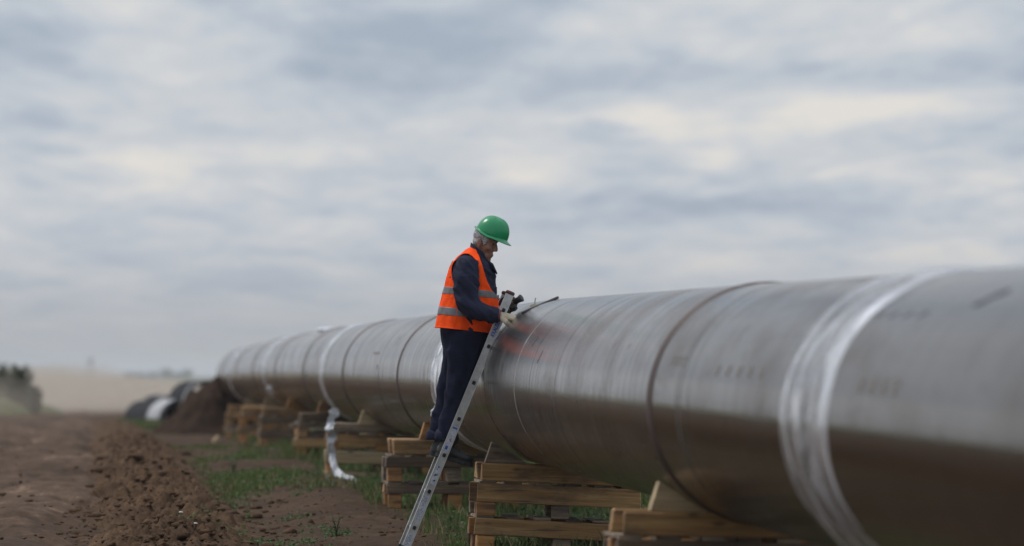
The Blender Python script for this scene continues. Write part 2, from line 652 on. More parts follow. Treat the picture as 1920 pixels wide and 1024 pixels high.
M['soil'] = mat_soil('ground_soil', (0.034, 0.019, 0.0105), (0.062, 0.0365, 0.0205), (0.108, 0.067, 0.039), 1.0, green=(0.050, 0.062, 0.020))
M['clod'] = mat_soil('clod_soil', (0.046, 0.0255, 0.0135), (0.088, 0.051, 0.028), (0.165, 0.100, 0.058), 1.3)
M['heap'] = mat_soil('heap_soil', (0.021, 0.0115, 0.0065), (0.037, 0.0205, 0.0115), (0.066, 0.038, 0.022), 1.2)
M['grass'] = mat_leaf('grass_green', (0.032, 0.052, 0.013), (0.130, 0.170, 0.052), dry=(0.34, 0.27, 0.14))
M['weed'] = mat_leaf('weed_green', (0.030, 0.062, 0.018), (0.110, 0.185, 0.060))
M['far_leaf'] = mat_leaf('far_leaf', (0.035, 0.045, 0.020), (0.085, 0.100, 0.045), transl=0.2)
M['bark'] = plain('bark', (0.10, 0.075, 0.055), 0.9)
M['alu'] = plain('aluminium', (0.50, 0.50, 0.49), 0.42, 0.75, 0.22, 22.0)
M['alu_edge'] = plain('aluminium_edge', (0.72, 0.72, 0.70), 0.38, 0.7, 0.1, 22.0)
M['black'] = plain('black_plastic', (0.018, 0.018, 0.02), 0.5)
M['redcap'] = plain('oxblood_plastic', (0.085, 0.028, 0.028), 0.6)
M['sticker'] = plain('worn_sticker', (0.46, 0.48, 0.54), 0.6, 0, 0.25, 60.0)
M['blue'] = plain('blue_print', (0.045, 0.10, 0.36), 0.6)
M['darkprint'] = plain('dark_print', (0.06, 0.065, 0.09), 0.7)
M['redprint'] = plain('red_print', (0.30, 0.05, 0.05), 0.7)
M['skin'] = plain('skin', (0.235, 0.108, 0.070), 0.55, 0, 0.15, 30.0, 0.15)
M['hair'] = plain('grey_hair', (0.34, 0.33, 0.33), 0.75, 0, 0.5, 90.0, 0.8)
M['eye'] = plain('eye_dark', (0.05, 0.035, 0.03), 0.2)
M['lips'] = plain('lips', (0.24, 0.10, 0.08), 0.5)
M['navy'] = mat_cloth('navy_cotton', (0.0125, 0.0145, 0.031), 0.9)
M['navy2'] = mat_cloth('navy_cotton_jacket', (0.023, 0.0255, 0.047), 0.9)
M['orange'] = mat_cloth('fluorescent_orange', (1.0, 0.085, 0.006), 0.75, var=0.05, sheen=0.0)
M['band'] = plain('reflective_grey', (0.165, 0.165, 0.17), 0.45, 0.1, 0.12, 60.0)
M['glove'] = mat_cloth('cream_glove', (0.40, 0.34, 0.25), 0.9, var=0.5)
M['glovedark'] = mat_cloth('dark_glove', (0.05, 0.045, 0.042), 0.9)
M['boot'] = plain('black_leather', (0.028, 0.030, 0.030), 0.5, 0, 0.5, 30.0, 0.3)
M['boot2'] = plain('dusty_suede', (0.052, 0.054, 0.053), 0.8, 0, 0.35, 30.0, 0.3)
M['sole'] = plain('rubber_sole', (0.04, 0.04, 0.042), 0.85)
M['green'] = plain('green_helmet', (0.005, 0.235, 0.085), 0.28, 0, 0.06, 6.0)
M['coat'] = plain('black_pipe_coating', (0.020, 0.021, 0.023), 1.0, 0, 0.3, 3.0)
M['coat'].node_tree.nodes['Principled BSDF'].inputs['Specular IOR Level'].default_value = 0.15
M['whitewrap'] = plain('white_wrap', (0.62, 0.63, 0.66), 0.5, 0, 0.1, 3.0)
M['oldwrap'] = plain('dull_white_wrap', (0.36, 0.365, 0.38), 0.6, 0, 0.15, 3.0)
M['inner'] = plain('pipe_lining', (0.10, 0.10, 0.105), 0.5, 0, 0.2, 3.0)
M['rod'] = plain('dull_steel_rod', (0.075, 0.075, 0.078), 0.75, 0.2)
M['pole'] = plain('pole_grey', (0.22, 0.20, 0.18), 0.8)
M['carpaint'] = plain('pale_paint', (0.70, 0.70, 0.74), 0.3, 0, 0.03)
M['glass'] = plain('dark_glass', (0.04, 0.045, 0.05), 0.1)
M['tyre'] = plain('tyre', (0.02, 0.02, 0.02), 0.9)
M['petal'] = plain('white_petal', (0.75, 0.75, 0.72), 0.7)

# ------------------------------------------------------------------ terrain
PIPE_SLOPE = -0.0735


def pipe_x(Y):
    return 0.41 + PIPE_SLOPE * (np.asarray(Y, float) - 40.8)


_PZ = np.array([[8, -.31], [16.7, -.245], [28.7, -.14], [40.8, -.05], [52.5, -.01], [63.9, .025], [76, .055], [88, .065], [100, .072], [112, .055], [124, .03], [131, .015]])


def pipe_z(Y):
    return CZ + np.interp(Y, _PZ[:, 0], _PZ[:, 1])


_GB = np.array([[-3000, -2.5], [-60, -1.7], [0, -1.5], [29, -1.40], [41, -1.32], [50, -1.20], [62, -1.13], [73, -1.06], [84, -1.09], [96, -1.18], [108, -1.26], [124, -1.30],
                [146, -1.34], [172, -1.38], [215, -1.44], [300, -1.50], [480, -1.62], [700, -1.8], [1200, -1.85], [1800, -1.25], [2600, -.62], [3600, -.62], [6000, -3.0], [9000, -12]])


def base_z(Y):
    Y = np.asarray(Y, float)
    # smooth the knots with a small moving average
    r = 0
    for k in (-1, -.5, 0, .5, 1):
        r = r + np.interp(Y + k * 0.035 * np.abs(Y), _GB[:, 0], _GB[:, 1])
    return CZ + r / 5


def ground_z(X, Y, fine=True):
    s = X - pipe_x(Y)
    z = base_z(Y)
    # low bare mound running beside the pallet stacks
    z = z + 0.10 * np.exp(-((s + 1.25) / 0.42) ** 2) * sstep(70, 56, Y) * sstep(44.0, 50.0, Y) * (0.8 + 0.5 * vnoise(X * 0.7, Y * 0.35, 0, 5))
    if fine:
        near = sstep(400, 120, Y)
        z = z + near * (0.035 * fbm(X * 0.9, Y * 0.5, 0, 3, 11) + 0.016 * fbm(X * 5, Y * 4, 0, 4, 21))
    return z


def grass_mask(X, Y):
    s = X - pipe_x(Y)
    n = fbm(X * 0.9, Y * 0.13, 0, 4, 31)
    left = np.exp(-((s + 1.65) / 0.50) ** 2) * sstep(-0.05, 0.55, n + 0.42 * np.exp(-((Y - 68) / 15) ** 2) - 0.30 * sstep(50, 44, Y) - .17)
    under = sstep(-0.95, -0.35, s) * (0.55 + 0.45 * sstep(-0.5, 0.2, n))
    return np.clip(left * 1.15 + under, 0, 1)


def terrain():
    # near ground, fine where the photograph looks
    Yr = np.concatenate([np.arange(6, 38, 0.5), np.arange(38, 70, 0.075), np.arange(70, 112, 0.15), np.arange(112, 156, 0.35)])
    Sc = np.concatenate([-np.geomspace(60, 4.6, 26), np.arange(-4.5, 3.0, 0.055), np.geomspace(3.05, 60, 26)])
    S, Y = np.meshgrid(Sc, Yr)
    X = S + pipe_x(Y)
    Z = ground_z(X, Y)
    Z = Z - 0.5 * sstep(150, 156, Y)
    g = grid_mesh('ground', X, Y, Z, M['soil'], True, {'grass': grass_mask(X, Y)})
    tag(g, kind='structure')

    # far field: one sheet to the horizon, lying under the near ground
    Yr = np.concatenate([-np.geomspace(2500, 20, 14), np.linspace(-10, 140, 16), np.arange(146, 240, 4.0), np.geomspace(240, 9000, 60)])
    Xc = np.concatenate([-np.geomspace(7000, 40, 40), np.linspace(-36, 36, 37), np.geomspace(40, 7000, 40)])
    X, Y = np.meshgrid(Xc, Yr)
    Z = base_z(Y) + 0.25 * fbm(X * 0.012, Y * 0.012, 0, 3, 41) * sstep(180, 400, Y)
    inside = sstep(152, 147, Y) * sstep(64, 56, np.abs(X - pipe_x(Y))) * sstep(2, 8, Y)
    Z = Z - 0.6 * inside
    m, t, b, _ = new_mat('field_grass')
    tc = t.n('ShaderNodeTexCoord')
    a = t.noise(t.mapping(tc.outputs['Object'], (0.012, 0.02, 1)), 1.0, 6, 0.6)
    c = t.noise(tc.outputs['Object'], 1.6, 6, 0.65)
    s_ = t.math('MULTIPLY_ADD', c, 0.4, t.math('MULTIPLY', a, 0.6))
    fc = t.ramp(s_, [(0.36, (0.045, 0.056, 0.018)), (0.5, (0.085, 0.090, 0.036)), (0.63, (0.150, 0.138, 0.070))])
    ba = t.n('ShaderNodeAttribute')
    ba.attribute_name = 'bare'
    dirt = t.ramp(c, [(0.36, (0.034, 0.019, 0.0105)), (0.5, (0.062, 0.0365, 0.0205)), (0.64, (0.108, 0.067, 0.039))])
    t.l(t.mix(ba.outputs['Fac'], fc, dirt), b.inputs['Base Color'])
    b.inputs['Roughness'].default_value = 1.0
    b.inputs['Specular IOR Level'].default_value = 0.1
    lane = np.abs(X - pipe_x(Y) + 5.0)
    bare = sstep(13, 8.5, lane + 1.6 * vnoise(X * .25, Y * .06, 0, 17)) * sstep(700, 500, Y)
    tag(grid_mesh('field', X, Y, Z, m, True, {'bare': bare}), kind='structure')

    # dirt road on the left, a little above the ground, going over the crest
    Yr = np.concatenate([np.arange(20, 42, 0.6), np.arange(42, 80, 0.10), np.arange(80, 150, 0.25), np.geomspace(150, 800, 70)])
    Sc = np.linspace(-9.2, -3.25, 92)
    S, Y = np.meshgrid(Sc, Yr)
    X = S + pipe_x(Y)
    eo = .30 * vnoise(Y * .35, 2.0, 0, 33) + .12 * vnoise(Y * 1.7, 4.0, 0, 34)
    edge = np.minimum(sstep(-9.2, -8.6, S + eo), sstep(-3.25, -3.75, S + eo))
    rut = 0
    for c0 in (-4.55, -6.3):
        rut = rut - 0.07 * np.exp(-((S - c0 - 0.10 * vnoise(Y * 0.11, 0, 0, 3)) / 0.26) ** 2)
    near = sstep(300, 120, Y)
    Z = base_z(Y) + 0.25 * fbm(X * 0.012, Y * 0.012, 0, 3, 41) * sstep(180, 400, Y) + 0.035 * near * fbm(X * 0.9, Y * 0.5, 0, 3, 11) + rut * near
    Z = Z + near * (0.036 * fbm(X * 2.4, Y * 1.1, 0, 4, 61) + 0.016 * np.abs(fbm(X * 8, Y * 4, 0, 4, 71))) + 0.075 * edge - 0.09 * (1 - edge)
    m, t, b, _ = new_mat('road_dirt')
    tc = t.n('ShaderNodeTexCoord')
    p = tc.outputs['Object']
    a = t.noise(t.mapping(p, (0.9, 0.22, 1)), 1.0, 5, 0.6, 0.5)
    c = t.noise(t.mapping(p, (5, 2.6, 5)), 1.0, 7, 0.65)
    d = t.noise(p, 40.0, 4, 0.6)
    s_ = t.math('MULTIPLY_ADD', d, 0.2, t.math('MULTIPLY_ADD', c, 0.4, t.math('MULTIPLY', a, 0.4)))
    t.l(t.ramp(s_, [(0.38, (0.036, 0.021, 0.012)), (0.48, (0.070, 0.042, 0.025)), (0.56, (0.110, 0.069, 0.044)), (0.635, (0.28, 0.185, 0.13))]), b.inputs['Base Color'])
    b.inputs['Roughness'].default_value = 0.95
    b.inputs['Specular IOR Level'].default_value = 0.15
    bump(t, b, t.math('MULTIPLY_ADD', d, 0.3, c), 0.7, 0.04)
    tag(grid_mesh('dirt_road', X, Y, Z, m), kind='structure')

    # bank of turned earth between the road and the grass
    Yr = np.concatenate([np.arange(22, 40, 0.3), np.arange(40, 60, 0.035), np.arange(60, 100, 0.09), np.arange(100, 152, 0.2)])
    Sc = np.arange(-3.85, -1.95, 0.024)
    S, Y = np.meshgrid(Sc, Yr)
    X = S + pipe_x(Y)
    wob = 0.16 * vnoise(Y * 0.22, 1.5, 0, 8)
    u = (S - wob + 2.85)
    prof = np.exp(-(np.abs(u) / 0.62) ** 3)
    lump = 0.085 * fbm(X * 2.6, Y * 1.4, 0, 4, 81) + 0.085 * np.abs(fbm(X * 8, Y * 5.0, 0, 5, 91, .66)) - .03
    Z = base_z(Y) + 0.035 * fbm(X * 0.9, Y * 0.5, 0, 3, 11) + prof * (0.105 + lump) - 0.07 * (1 - prof)
    tag(grid_mesh('dirt_bank', X, Y, Z, M['clod']), kind='structure')
    return


def bank_z(X, Y):
    s = X - pipe_x(Y)
    u = s - 0.16 * vnoise(Y * 0.22, 1.5, 0, 8) + 2.85
    prof = np.exp(-(np.abs(u) / 0.62) ** 3)
    lump = 0.085 * fbm(X * 2.6, Y * 1.4, 0, 4, 81) + 0.085 * np.abs(fbm(X * 8, Y * 5.0, 0, 5, 91, .66)) - .03
    return base_z(Y) + 0.035 * fbm(X * 0.9, Y * 0.5, 0, 3, 11) + prof * (0.105 + lump) - 0.07 * (1 - prof)


terrain()

# icosphere template for clods
_bm = bmesh.new()
bmesh.ops.create_icosphere(_bm, subdivisions=2, radius=1.0)
ICO_V = np.array([v.co[:] for v in _bm.verts])
ICO_F = np.array([[v.index for v in f.verts] for f in _bm.faces])
_bm.free()
_bm = bmesh.new()
bmesh.ops.create_icosphere(_bm, subdivisions=1, radius=1.0)
ICO1_V = np.array([v.co[:] for v in _bm.verts])
ICO1_F = np.array([[v.index for v in f.verts] for f in _bm.faces])
_bm.free()


def lumps(name, pos, size, mat, flat=0.7, rough=0.35, V=ICO1_V, Fc=ICO1_F):
    n = len(pos)
    k = len(V)
    d = RNG.normal(1.0, rough * 0.6, (n, k, 1))
    sc = size[:, None, None] * np.stack([RNG.uniform(.7, 1.35, n), RNG.uniform(.7, 1.35, n), RNG.uniform(.5, 1.0, n) * flat], -1)[:, None, :]
    q = V[None] * np.clip(d, .45, 1.6) * sc
    a = RNG.uniform(0, 6.28, n)
    ca, sa = np.cos(a)[:, None], np.sin(a)[:, None]
    x = q[..., 0] * ca - q[..., 1] * sa
    y = q[..., 0] * sa + q[..., 1] * ca
    co = np.stack([x, y, q[..., 2]], -1) + pos[:, None, :]
    fc = (Fc[None] + (np.arange(n) * k)[:, None, None]).reshape(-1, 3)
    return raw_mesh(name, co.reshape(-1, 3), fc, mat, False)


def clods():
    n = 9500
    Y = 38 + 60 * RNG.random(n) ** 1.7
    s = -2.85 + RNG.normal(0, 0.45, n)
    X = s + pipe_x(Y)
    size = np.clip(RNG.lognormal(-4.35, 0.55, n), 0.005, 0.06)
    Z = np.maximum(bank_z(X, Y), ground_z(X, Y)) + size * 0.15
    tag(lumps('soil_clods', np.stack([X, Y, Z], -1), size, M['clod']), kind='stuff')
    n = 420
    Y = 40 + 70 * RNG.random(n) ** 1.4
    s = -2.85 + RNG.normal(0, 0.42, n)
    X = s + pipe_x(Y)
    size = np.clip(RNG.lognormal(-2.95, 0.36, n), 0.025, 0.095)
    V = ICO_V * (1 + .28 * vnoise(ICO_V[:, 0] * 1.7, ICO_V[:, 1] * 1.7, ICO_V[:, 2] * 1.7, 9) + .12 * vnoise(ICO_V[:, 0] * 4, ICO_V[:, 1] * 4, ICO_V[:, 2] * 4, 19))[:, None]
    tag(lumps('large_clods', np.stack([X, Y, np.maximum(bank_z(X, Y), ground_z(X, Y)) - size * .1], -1), size, M['clod'], .6, .10, V, ICO_F), kind='stuff')
    n = 900
    Y = 42 + 55 * RNG.random(n) ** 1.6
    s = RNG.uniform(-9, -3.4, n)
    X = s + pipe_x(Y)
    size = np.clip(RNG.lognormal(-4.4, 0.6, n), 0.006, 0.06)
    Z = base_z(Y) + 0.035 * fbm(X * .9, Y * .5, 0, 3, 11) + 0.08
    tag(lumps('road_clods', np.stack([X, Y, Z], -1), size, M['clod']), kind='stuff')
    n = 900
    Y = 42 + 22 * RNG.random(n)
    s = -1.3 + RNG.normal(0, 0.5, n)
    X = s + pipe_x(Y)
    size = np.clip(RNG.lognormal(-4.7, 0.5, n), 0.004, 0.035)
    Z = ground_z(X, Y) + size * 0.2
    tag(lumps('ground_crumbs', np.stack([X, Y, Z], -1), size, M['clod']), kind='stuff')


clods()

# heap of dug soil at the far end of the pipeline
heap_c = Vector((-6.60, 127.2, float(base_z(127.2))))


def soil_heap():
    n, m = 90, 40
    th = np.linspace(0, 2 * np.pi, n)
    r = np.linspace(0, 1, m)
    RR, TH = np.meshgrid(r, th)
    rad = 2.10 * (1 + 0.10 * np.sin(TH * 3 + 1) + 0.05 * np.sin(TH * 7))
    X = heap_c.x + RR * rad * np.cos(TH)
    Y = heap_c.y + RR * rad * np.sin(TH)
    prof = .80 * np.clip(1 - RR / .74, 0, 1) + .20 * np.clip(1 - RR, 0, 1)
    Z = heap_c.z - 0.12 + 1.42 * prof + (0.10 * fbm(X * 1.5, Y * 1.5, 0, 4, 101) + 0.10 * fbm(X * 5, Y * 5, 0, 4, 111)) * np.clip(prof * 4, 0, 1) * np.clip(RR * 6, 0.3, 1)
    # seam closes because sin/cos repeat; force equality
    for A in (X, Y, Z):
        A[-1] = A[0]
    Z[:, 0] = Z[:, 0].mean()
    o = grid_mesh('soil_heap', X, Y, Z, M['heap'])
    tag(o, 'dark brown heap of dug soil at the far end of the pipeline', 'soil heap')


soil_heap()


# ------------------------------------------------------------------ grass and weeds
def blades(name, X, Y, h, mat, wid=0.006, lean=0.5, zf=ground_z):
    n = len(X)
    Z = zf(X, Y) - 0.005
    a = RNG.uniform(0, 6.28, n)
    w = wid * RNG.uniform(.6, 1.5, n)
    ln = lean * h * RNG.uniform(.1, 1.0, n)
    b = RNG.uniform(0, 6.28, n)
    dx, dy = np.cos(a) * w, np.sin(a) * w
    lx, ly = np.cos(b) * ln, np.sin(b) * ln
    P0 = np.stack([X - dx, Y - dy, Z], -1)
    P1 = np.stack([X + dx, Y + dy, Z], -1)
    P2 = np.stack([X + dx * .7 + lx * .4, Y + dy * .7 + ly * .4, Z + h * .62], -1)
    P3 = np.stack([X - dx * .7 + lx * .4, Y - dy * .7 + ly * .4, Z + h * .62], -1)
    P4 = np.stack([X + lx, Y + ly, Z + h], -1)
    co = np.stack([P0, P1, P2, P3, P4], 1).reshape(-1, 3)
    base = (np.arange(n) * 5)[:, None]
    tri = np.concatenate([base + np.array([[0, 1, 2]]), base + np.array([[0, 2, 3]]), base + np.array([[3, 2, 4]])], 1).reshape(-1, 3)
    tone = np.repeat(np.clip(RNG.normal(.5, .25, n), 0, 1), 5)
    return tag(raw_mesh(name, co, tri, mat, False, {'tone': tone}), kind='stuff')


def scatter(n, y0, y1, s0, s1, pw=1.6):
    Y = y0 + (y1 - y0) * RNG.random(n) ** pw
    s = RNG.uniform(s0, s1, n)
    X = s + pipe_x(Y)
    keep = RNG.random(n) < grass_mask(X, Y) ** 1.4
    return X[keep], Y[keep]


def leaves(name, X, Y, Z, r, per, size, mat, tilt=0.6):
    """clumps of broad leaves; r: clump radius/height arrays"""
    n = len(X)
    cx = np.repeat(X, per); cy = np.repeat(Y, per); cz = np.repeat(Z, per); rr = np.repeat(r, per)
    m = n * per
    a = RNG.uniform(0, 6.28, m)
    d = rr * np.sqrt(RNG.random(m))
    px, py = cx + np.cos(a) * d, cy + np.sin(a) * d
    pz = cz + rr * RNG.random(m) * 1.3 * (1.2 - d / np.maximum(rr, 1e-6))
    sz = size * RNG.uniform(.5, 1.5, m)
    b = a + RNG.normal(0, .6, m)
    el = RNG.normal(.25, tilt, m)
    ux, uy, uz = np.cos(b) * np.cos(el), np.sin(b) * np.cos(el), np.sin(el)
    vx, vy = -np.sin(b), np.cos(b)
    w = sz * .38
    P0 = np.stack([px, py, pz], -1)
    P2 = np.stack([px + ux * sz, py + uy * sz, pz + uz * sz], -1)
    mx, my, mz = px + ux * sz * .5, py + uy * sz * .5, pz + uz * sz * .5 + sz * .08
    P1 = np.stack([mx + vx * w, my + vy * w, mz], -1)
    P3 = np.stack([mx - vx * w, my - vy * w, mz], -1)
    co = np.stack([P0, P1, P2, P3], 1).reshape(-1, 3)
    base = (np.arange(m) * 4)[:, None]
    quad = base + np.array([[0, 1, 2, 3]])
    tone = np.repeat(np.clip(RNG.normal(.5, .28, m), 0, 1), 4)
    return tag(raw_mesh(name, co, quad, mat, False, {'tone': tone}), kind='stuff')


def vegetation():
    X, Y = scatter(90000, 40, 110, -2.6, -0.6)
    blades('grass', X, Y, RNG.uniform(.025, .085, len(X)), M['grass'], 0.005)
    X, Y = scatter(70000, 36, 120, -0.8, 5.0, 1.3)
    blades('grass', X, Y, RNG.uniform(.04, .13, len(X)), M['grass'], 0.007)
    n = 5000
    Y = RNG.choice([29.6, 41.2, 50.2, 61.8, 73.3], n) + RNG.normal(.2, .45, n)
    X = pipe_x(Y) + RNG.uniform(-1.0, .9, n)
    kp = vnoise(X * 2.2, Y * 1.8, 0, 61) > .05
    X, Y = X[kp], Y[kp]
    blades('grass', X, Y, RNG.uniform(.08, .24, len(X)), M['grass'], 0.006, .8)
    X, Y = scatter(2600, 41, 80, -2.6, 1.0)
    leaves('weeds', X, Y, ground_z(X, Y), RNG.uniform(.03, .09, len(X)), 14, 0.034, M['weed'])
    # little plants dotted over bare earth at the foot of the bank and the mound
    spots = [(430, 1012, 12), (395, 1000, 10), (350, 1008, 9), (470, 1015, 12), (600, 1000, 10), (632, 1002, 12), (545, 985, 8), (448, 955, 9), (438, 966, 8), (455, 985, 9), (565, 955, 9), (520, 1018, 12), (585, 1018, 11), (330, 1015, 8)]
    xs, ys = [], []
    for px, py, k in spots:
        Yc = 1.26 * F / (py - 706)
        Xc = (px - 960) * Yc / F
        for _ in range(k):
            xs.append(Xc + random.gauss(0, .07)); ys.append(Yc + random.gauss(0, .5))
    X, Y = np.array(xs), np.array(ys)
    leaves('weeds', X, Y, np.maximum(ground_z(X, Y), bank_z(X, Y)), RNG.uniform(.02, .06, len(X)), 12, 0.026, M['weed'])
    # grass around the other pipes beyond the crest
    n = 9000
    Y = RNG.uniform(140, 158, n)
    X = (RNG.uniform(212, 300, n) - 960) * Y / F
    blades('grass', X, Y, RNG.uniform(.08, .22, n), M['grass'], 0.02, zf=lambda x, y: base_z(y))


vegetation()


def weed_plant(px, py, h, label):
    Yc = 1.27 * F / (py - 706)
    X = (px - 960) * Yc / F
    z = float(max(ground_z(np.array(X), np.array(Yc)), bank_z(np.array(X), np.array(Yc))))
    t = thing('weed_plant', label, 'weed', (X, Yc, z))
    mb = MB()
    for k in range(5):
        a = k * 1.3 + random.random()
        mb.tube([(X, Yc, z - .02), (X + .01 * math.cos(a), Yc + .01 * math.sin(a), z + h * .5), (X + .04 * math.cos(a), Yc + .04 * math.sin(a), z + h * random.uniform(.8, 1))], [.004, .003, .001], 5)
    mb.build('stem', M['weed'], t)
    n = 70
    a = RNG.uniform(0, 6.28, n)
    hh = RNG.random(n) ** .8 * h
    d = .012 + .045 * hh / h * RNG.random(n)
    px_, py_, pz_ = X + np.cos(a) * d, Yc + np.sin(a) * d, z + hh
    sz = RNG.uniform(.02, .04, n)
    el = RNG.uniform(-.3, .8, n)
    u = np.stack([np.cos(a) * np.cos(el), np.sin(a) * np.cos(el), np.sin(el)], -1) * sz[:, None]
    v = np.stack([-np.sin(a), np.cos(a), 0 * a], -1) * (sz * .35)[:, None]
    P = np.stack([px_, py_, pz_], -1)
    co = np.stack([P, P + u * .5 + v, P + u, P + u * .5 - v], 1).reshape(-1, 3)
    q = (np.arange(n) * 4)[:, None] + np.array([[0, 1, 2, 3]])
    o = raw_mesh('leaves', co, q, M['weed'], False, {'tone': np.repeat(RNG.random(n) * .35, 4)})
    o.parent = t
    o.matrix_parent_inverse = world_of(t).inverted()


weed_plant(438, 920, .22, 'dark upright weed standing in the green patch beside the earth bank')
weed_plant(631, 1008, .16, 'dark leafy weed at the foot of the bare mound left of the ladder')


def flower(px, py, label):
    Yc = 1.24 * F / (py + 10 - 706)
    X = (px - 960) * Yc / F
    z = float(max(ground_z(np.array(X), np.array(Yc)), bank_z(np.array(X), np.array(Yc))))
    top = CZ + (706 - py) * Yc / F
    t = thing('white_flower', label, 'flower', (X, Yc, z), group='small white wild flowers at the bottom edge')
    mb = MB()
    mb.tube([(X, Yc, z - .02), (X + .008, Yc, (z + top) / 2), (X, Yc, max(top, z + .04))], [.002, .002, .002], 5)
    mb.build('stem', M['weed'], t)
    mb = MB()
    zz = max(top, z + .04)
    for k in range(9):
        a = k * 2.4
        rr = .005 * math.sqrt(k)
        mb.ellipsoid((X + rr * math.cos(a), Yc + rr * math.sin(a), zz + .003 - rr * .2), (.0055, .0055, .004), None, 6, 4)
    mb.build('petals', M['petal'], t)


flower(350, 994, 'biggest white wild flower head at the foot of the earth bank')
flower(339, 995, 'tiny white flower just left of the biggest flower head')
flower(366, 1008, 'white flower lower right of the biggest flower head')


# ------------------------------------------------------------------ pipeline
PR = 0.61
WELDS = [8.0, 16.9, 28.7, 40.8, 52.5, 64.0, 76.3, 88.0, 100.0, 112.2, 124.4, 130.5]


def pipe_pt(Y):
    return Vector((float(pipe_x(Y)), float(Y), float(pipe_z(Y))))


def axis_frame(a, b):
    """matrix: local z from a to b, local x to the left of travel (seen side)"""
    z = (b - a).normalized()
    x = Vector((-1, 0, 0))
    x = (x - z * x.dot(z)).normalized()
    y = z.cross(x)
    m = Matrix((x, y, z)).transposed().to_4x4()
    m.translation = a
    return m


def shell_mesh(name, L, prof, segs=96, wall=None, bumpf=None):
    """surface of revolution: prof list of (z, r)"""
    mb = MB()
    rs = []
    for z, r in prof:
        ring = []
        for k in range(segs):
            a = 2 * math.pi * k / segs
            rr = r + (bumpf(z, a) if bumpf else 0)
            ring.append((rr * math.cos(a), rr * math.sin(a), z))
        rs.append(ring)
    mb.rings(rs, True, False)
    return mb.mesh(name, True)


def place(name, me, mat, parent, mtx):
    o = bpy.data.objects.new(name, me)
    C.objects.link(o)
    if len(me.materials) == 0:
        me.materials.append(mat)
    o.parent = parent
    o.matrix_parent_inverse = world_of(parent).inverted()
    o.matrix_basis = mtx
    return o


pipeline = thing('pipeline', 'long bare steel gas pipe resting on stacked wooden pallets beside the worker', 'pipeline', pipe_pt(40.8) - Vector((0, 0, PR)))


def build_pipeline():
    for i in range(len(WELDS) - 1):
        a, b = pipe_pt(WELDS[i]), pipe_pt(WELDS[i + 1])
        L = (b - a).length
        mtx = axis_frame(a, b)
        open_joint = abs(WELDS[i + 1] - 40.8) < .01
        e0 = 0.012
        zs = np.linspace(e0 + .02, L - e0 - .02, 14)
        prof = [(e0, PR - .03), (e0, PR - .008), (e0 + .012, PR)] + [(z, PR) for z in zs] + [(L - e0 - .012, PR), (L - e0, PR - .008), (L - e0, PR - .03)]
        place('pipe_section', shell_mesh('pipe_section', L, prof, 128), M['steel_brushed' if 2 <= i <= 5 else ('steel_dark' if i < 2 else 'steel')], pipeline, mtx)
        # inner wall so that the open ends have thickness
        place('pipe_lining', shell_mesh('pipe_lining', L, [(e0, PR - .03), (L - e0, PR - .03)], 48), M['inner'], pipeline, mtx)
        # factory-applied thin film sleeve on every other length
        if i in (1, 3, 5, 7, 9, 11):
            zc = L * (0.5 if i != 1 else 0.475)
            wdt = 1.25 if i != 1 else 1.45
            ph = random.random() * 20

            def wr(z, a, zc=zc, ph=ph):
                e = abs(z - zc) / (wdt / 2)
                ca, sa = math.cos(a), math.sin(a)
                w = 0.013 * float(vnoise(z * 6 + .8 * float(vnoise(ca * 2, sa * 2, ph, 5)), ca * 2.4 + ph, sa * 2.4, 3)) + 0.009 * float(vnoise(z * 17, ca * 4.5 + ph, sa * 4.5, 4)) + .004 * float(vnoise(z * 40, ca * 14 + ph, sa * 14, 6))
                return -.007 + (.007 + max(w, -.006)) * (1 - max(0.0, (e - .80) / .20) ** 2)
            nz = 44
            edge = lambda a: 0
            prof = [(zc - wdt / 2 + wdt * k / nz, PR + .008) for k in range(nz + 1)]
            me = shell_mesh('film_wrap', L, prof, 110, bumpf=wr)
            # ragged edges
            for v in me.vertices:
                if abs(v.co.z - zc) > wdt * .44:
                    an = math.atan2(v.co.y, v.co.x)
                    v.co.z += math.copysign(1, v.co.z - zc) * .05 * float(vnoise(math.cos(an) * 4, math.sin(an) * 4, ph, 12))
            bu = me.attributes.new('bunch', 'FLOAT', 'POINT')
            bu.data.foreach_set('value', [max(0, abs(v.co.z - zc) / (wdt / 2) - .70) / .30 * (.6 + .6 * float(vnoise(v.co.x * 3, v.co.y * 3, v.co.z * 4, 15))) + (.45 if i > 2 else 0) for v in me.vertices])
            place('film_wrap', me, M['film'], pipeline, mtx)
        # weld to the next length
        if i < len(WELDS) - 2:
            mid = axis_frame(b, b + (b - a).normalized())
            if open_joint:
                prof = [(-.014, PR - .012), (-.008, PR - .022), (.008, PR - .022), (.014, PR - .012)]
                place('joint_gap', shell_mesh('joint_gap', 0, prof, 96), M['weld'], pipeline, mid)
            else:
                w = .125
                prof = [(-w, PR + .001), (-w * .96, PR + .0035), (-.02, PR + .0035), (-.012, PR + .008), (0, PR + .010), (.012, PR + .008), (.02, PR + .0035), (w * .96, PR + .0035), (w, PR + .001)]
                place('weld_seam', shell_mesh('weld_seam', 0, prof, 128), M['weld'], pipeline, mid)


build_pipeline()


def pipe_skin(Y, ang, lift=0.003):
    """point on the pipe surface; ang from straight left (0) to the top (90 deg)"""
    c = pipe_pt(Y)
    return c + Vector((-math.cos(ang), 0, math.sin(ang))) * (PR + lift)


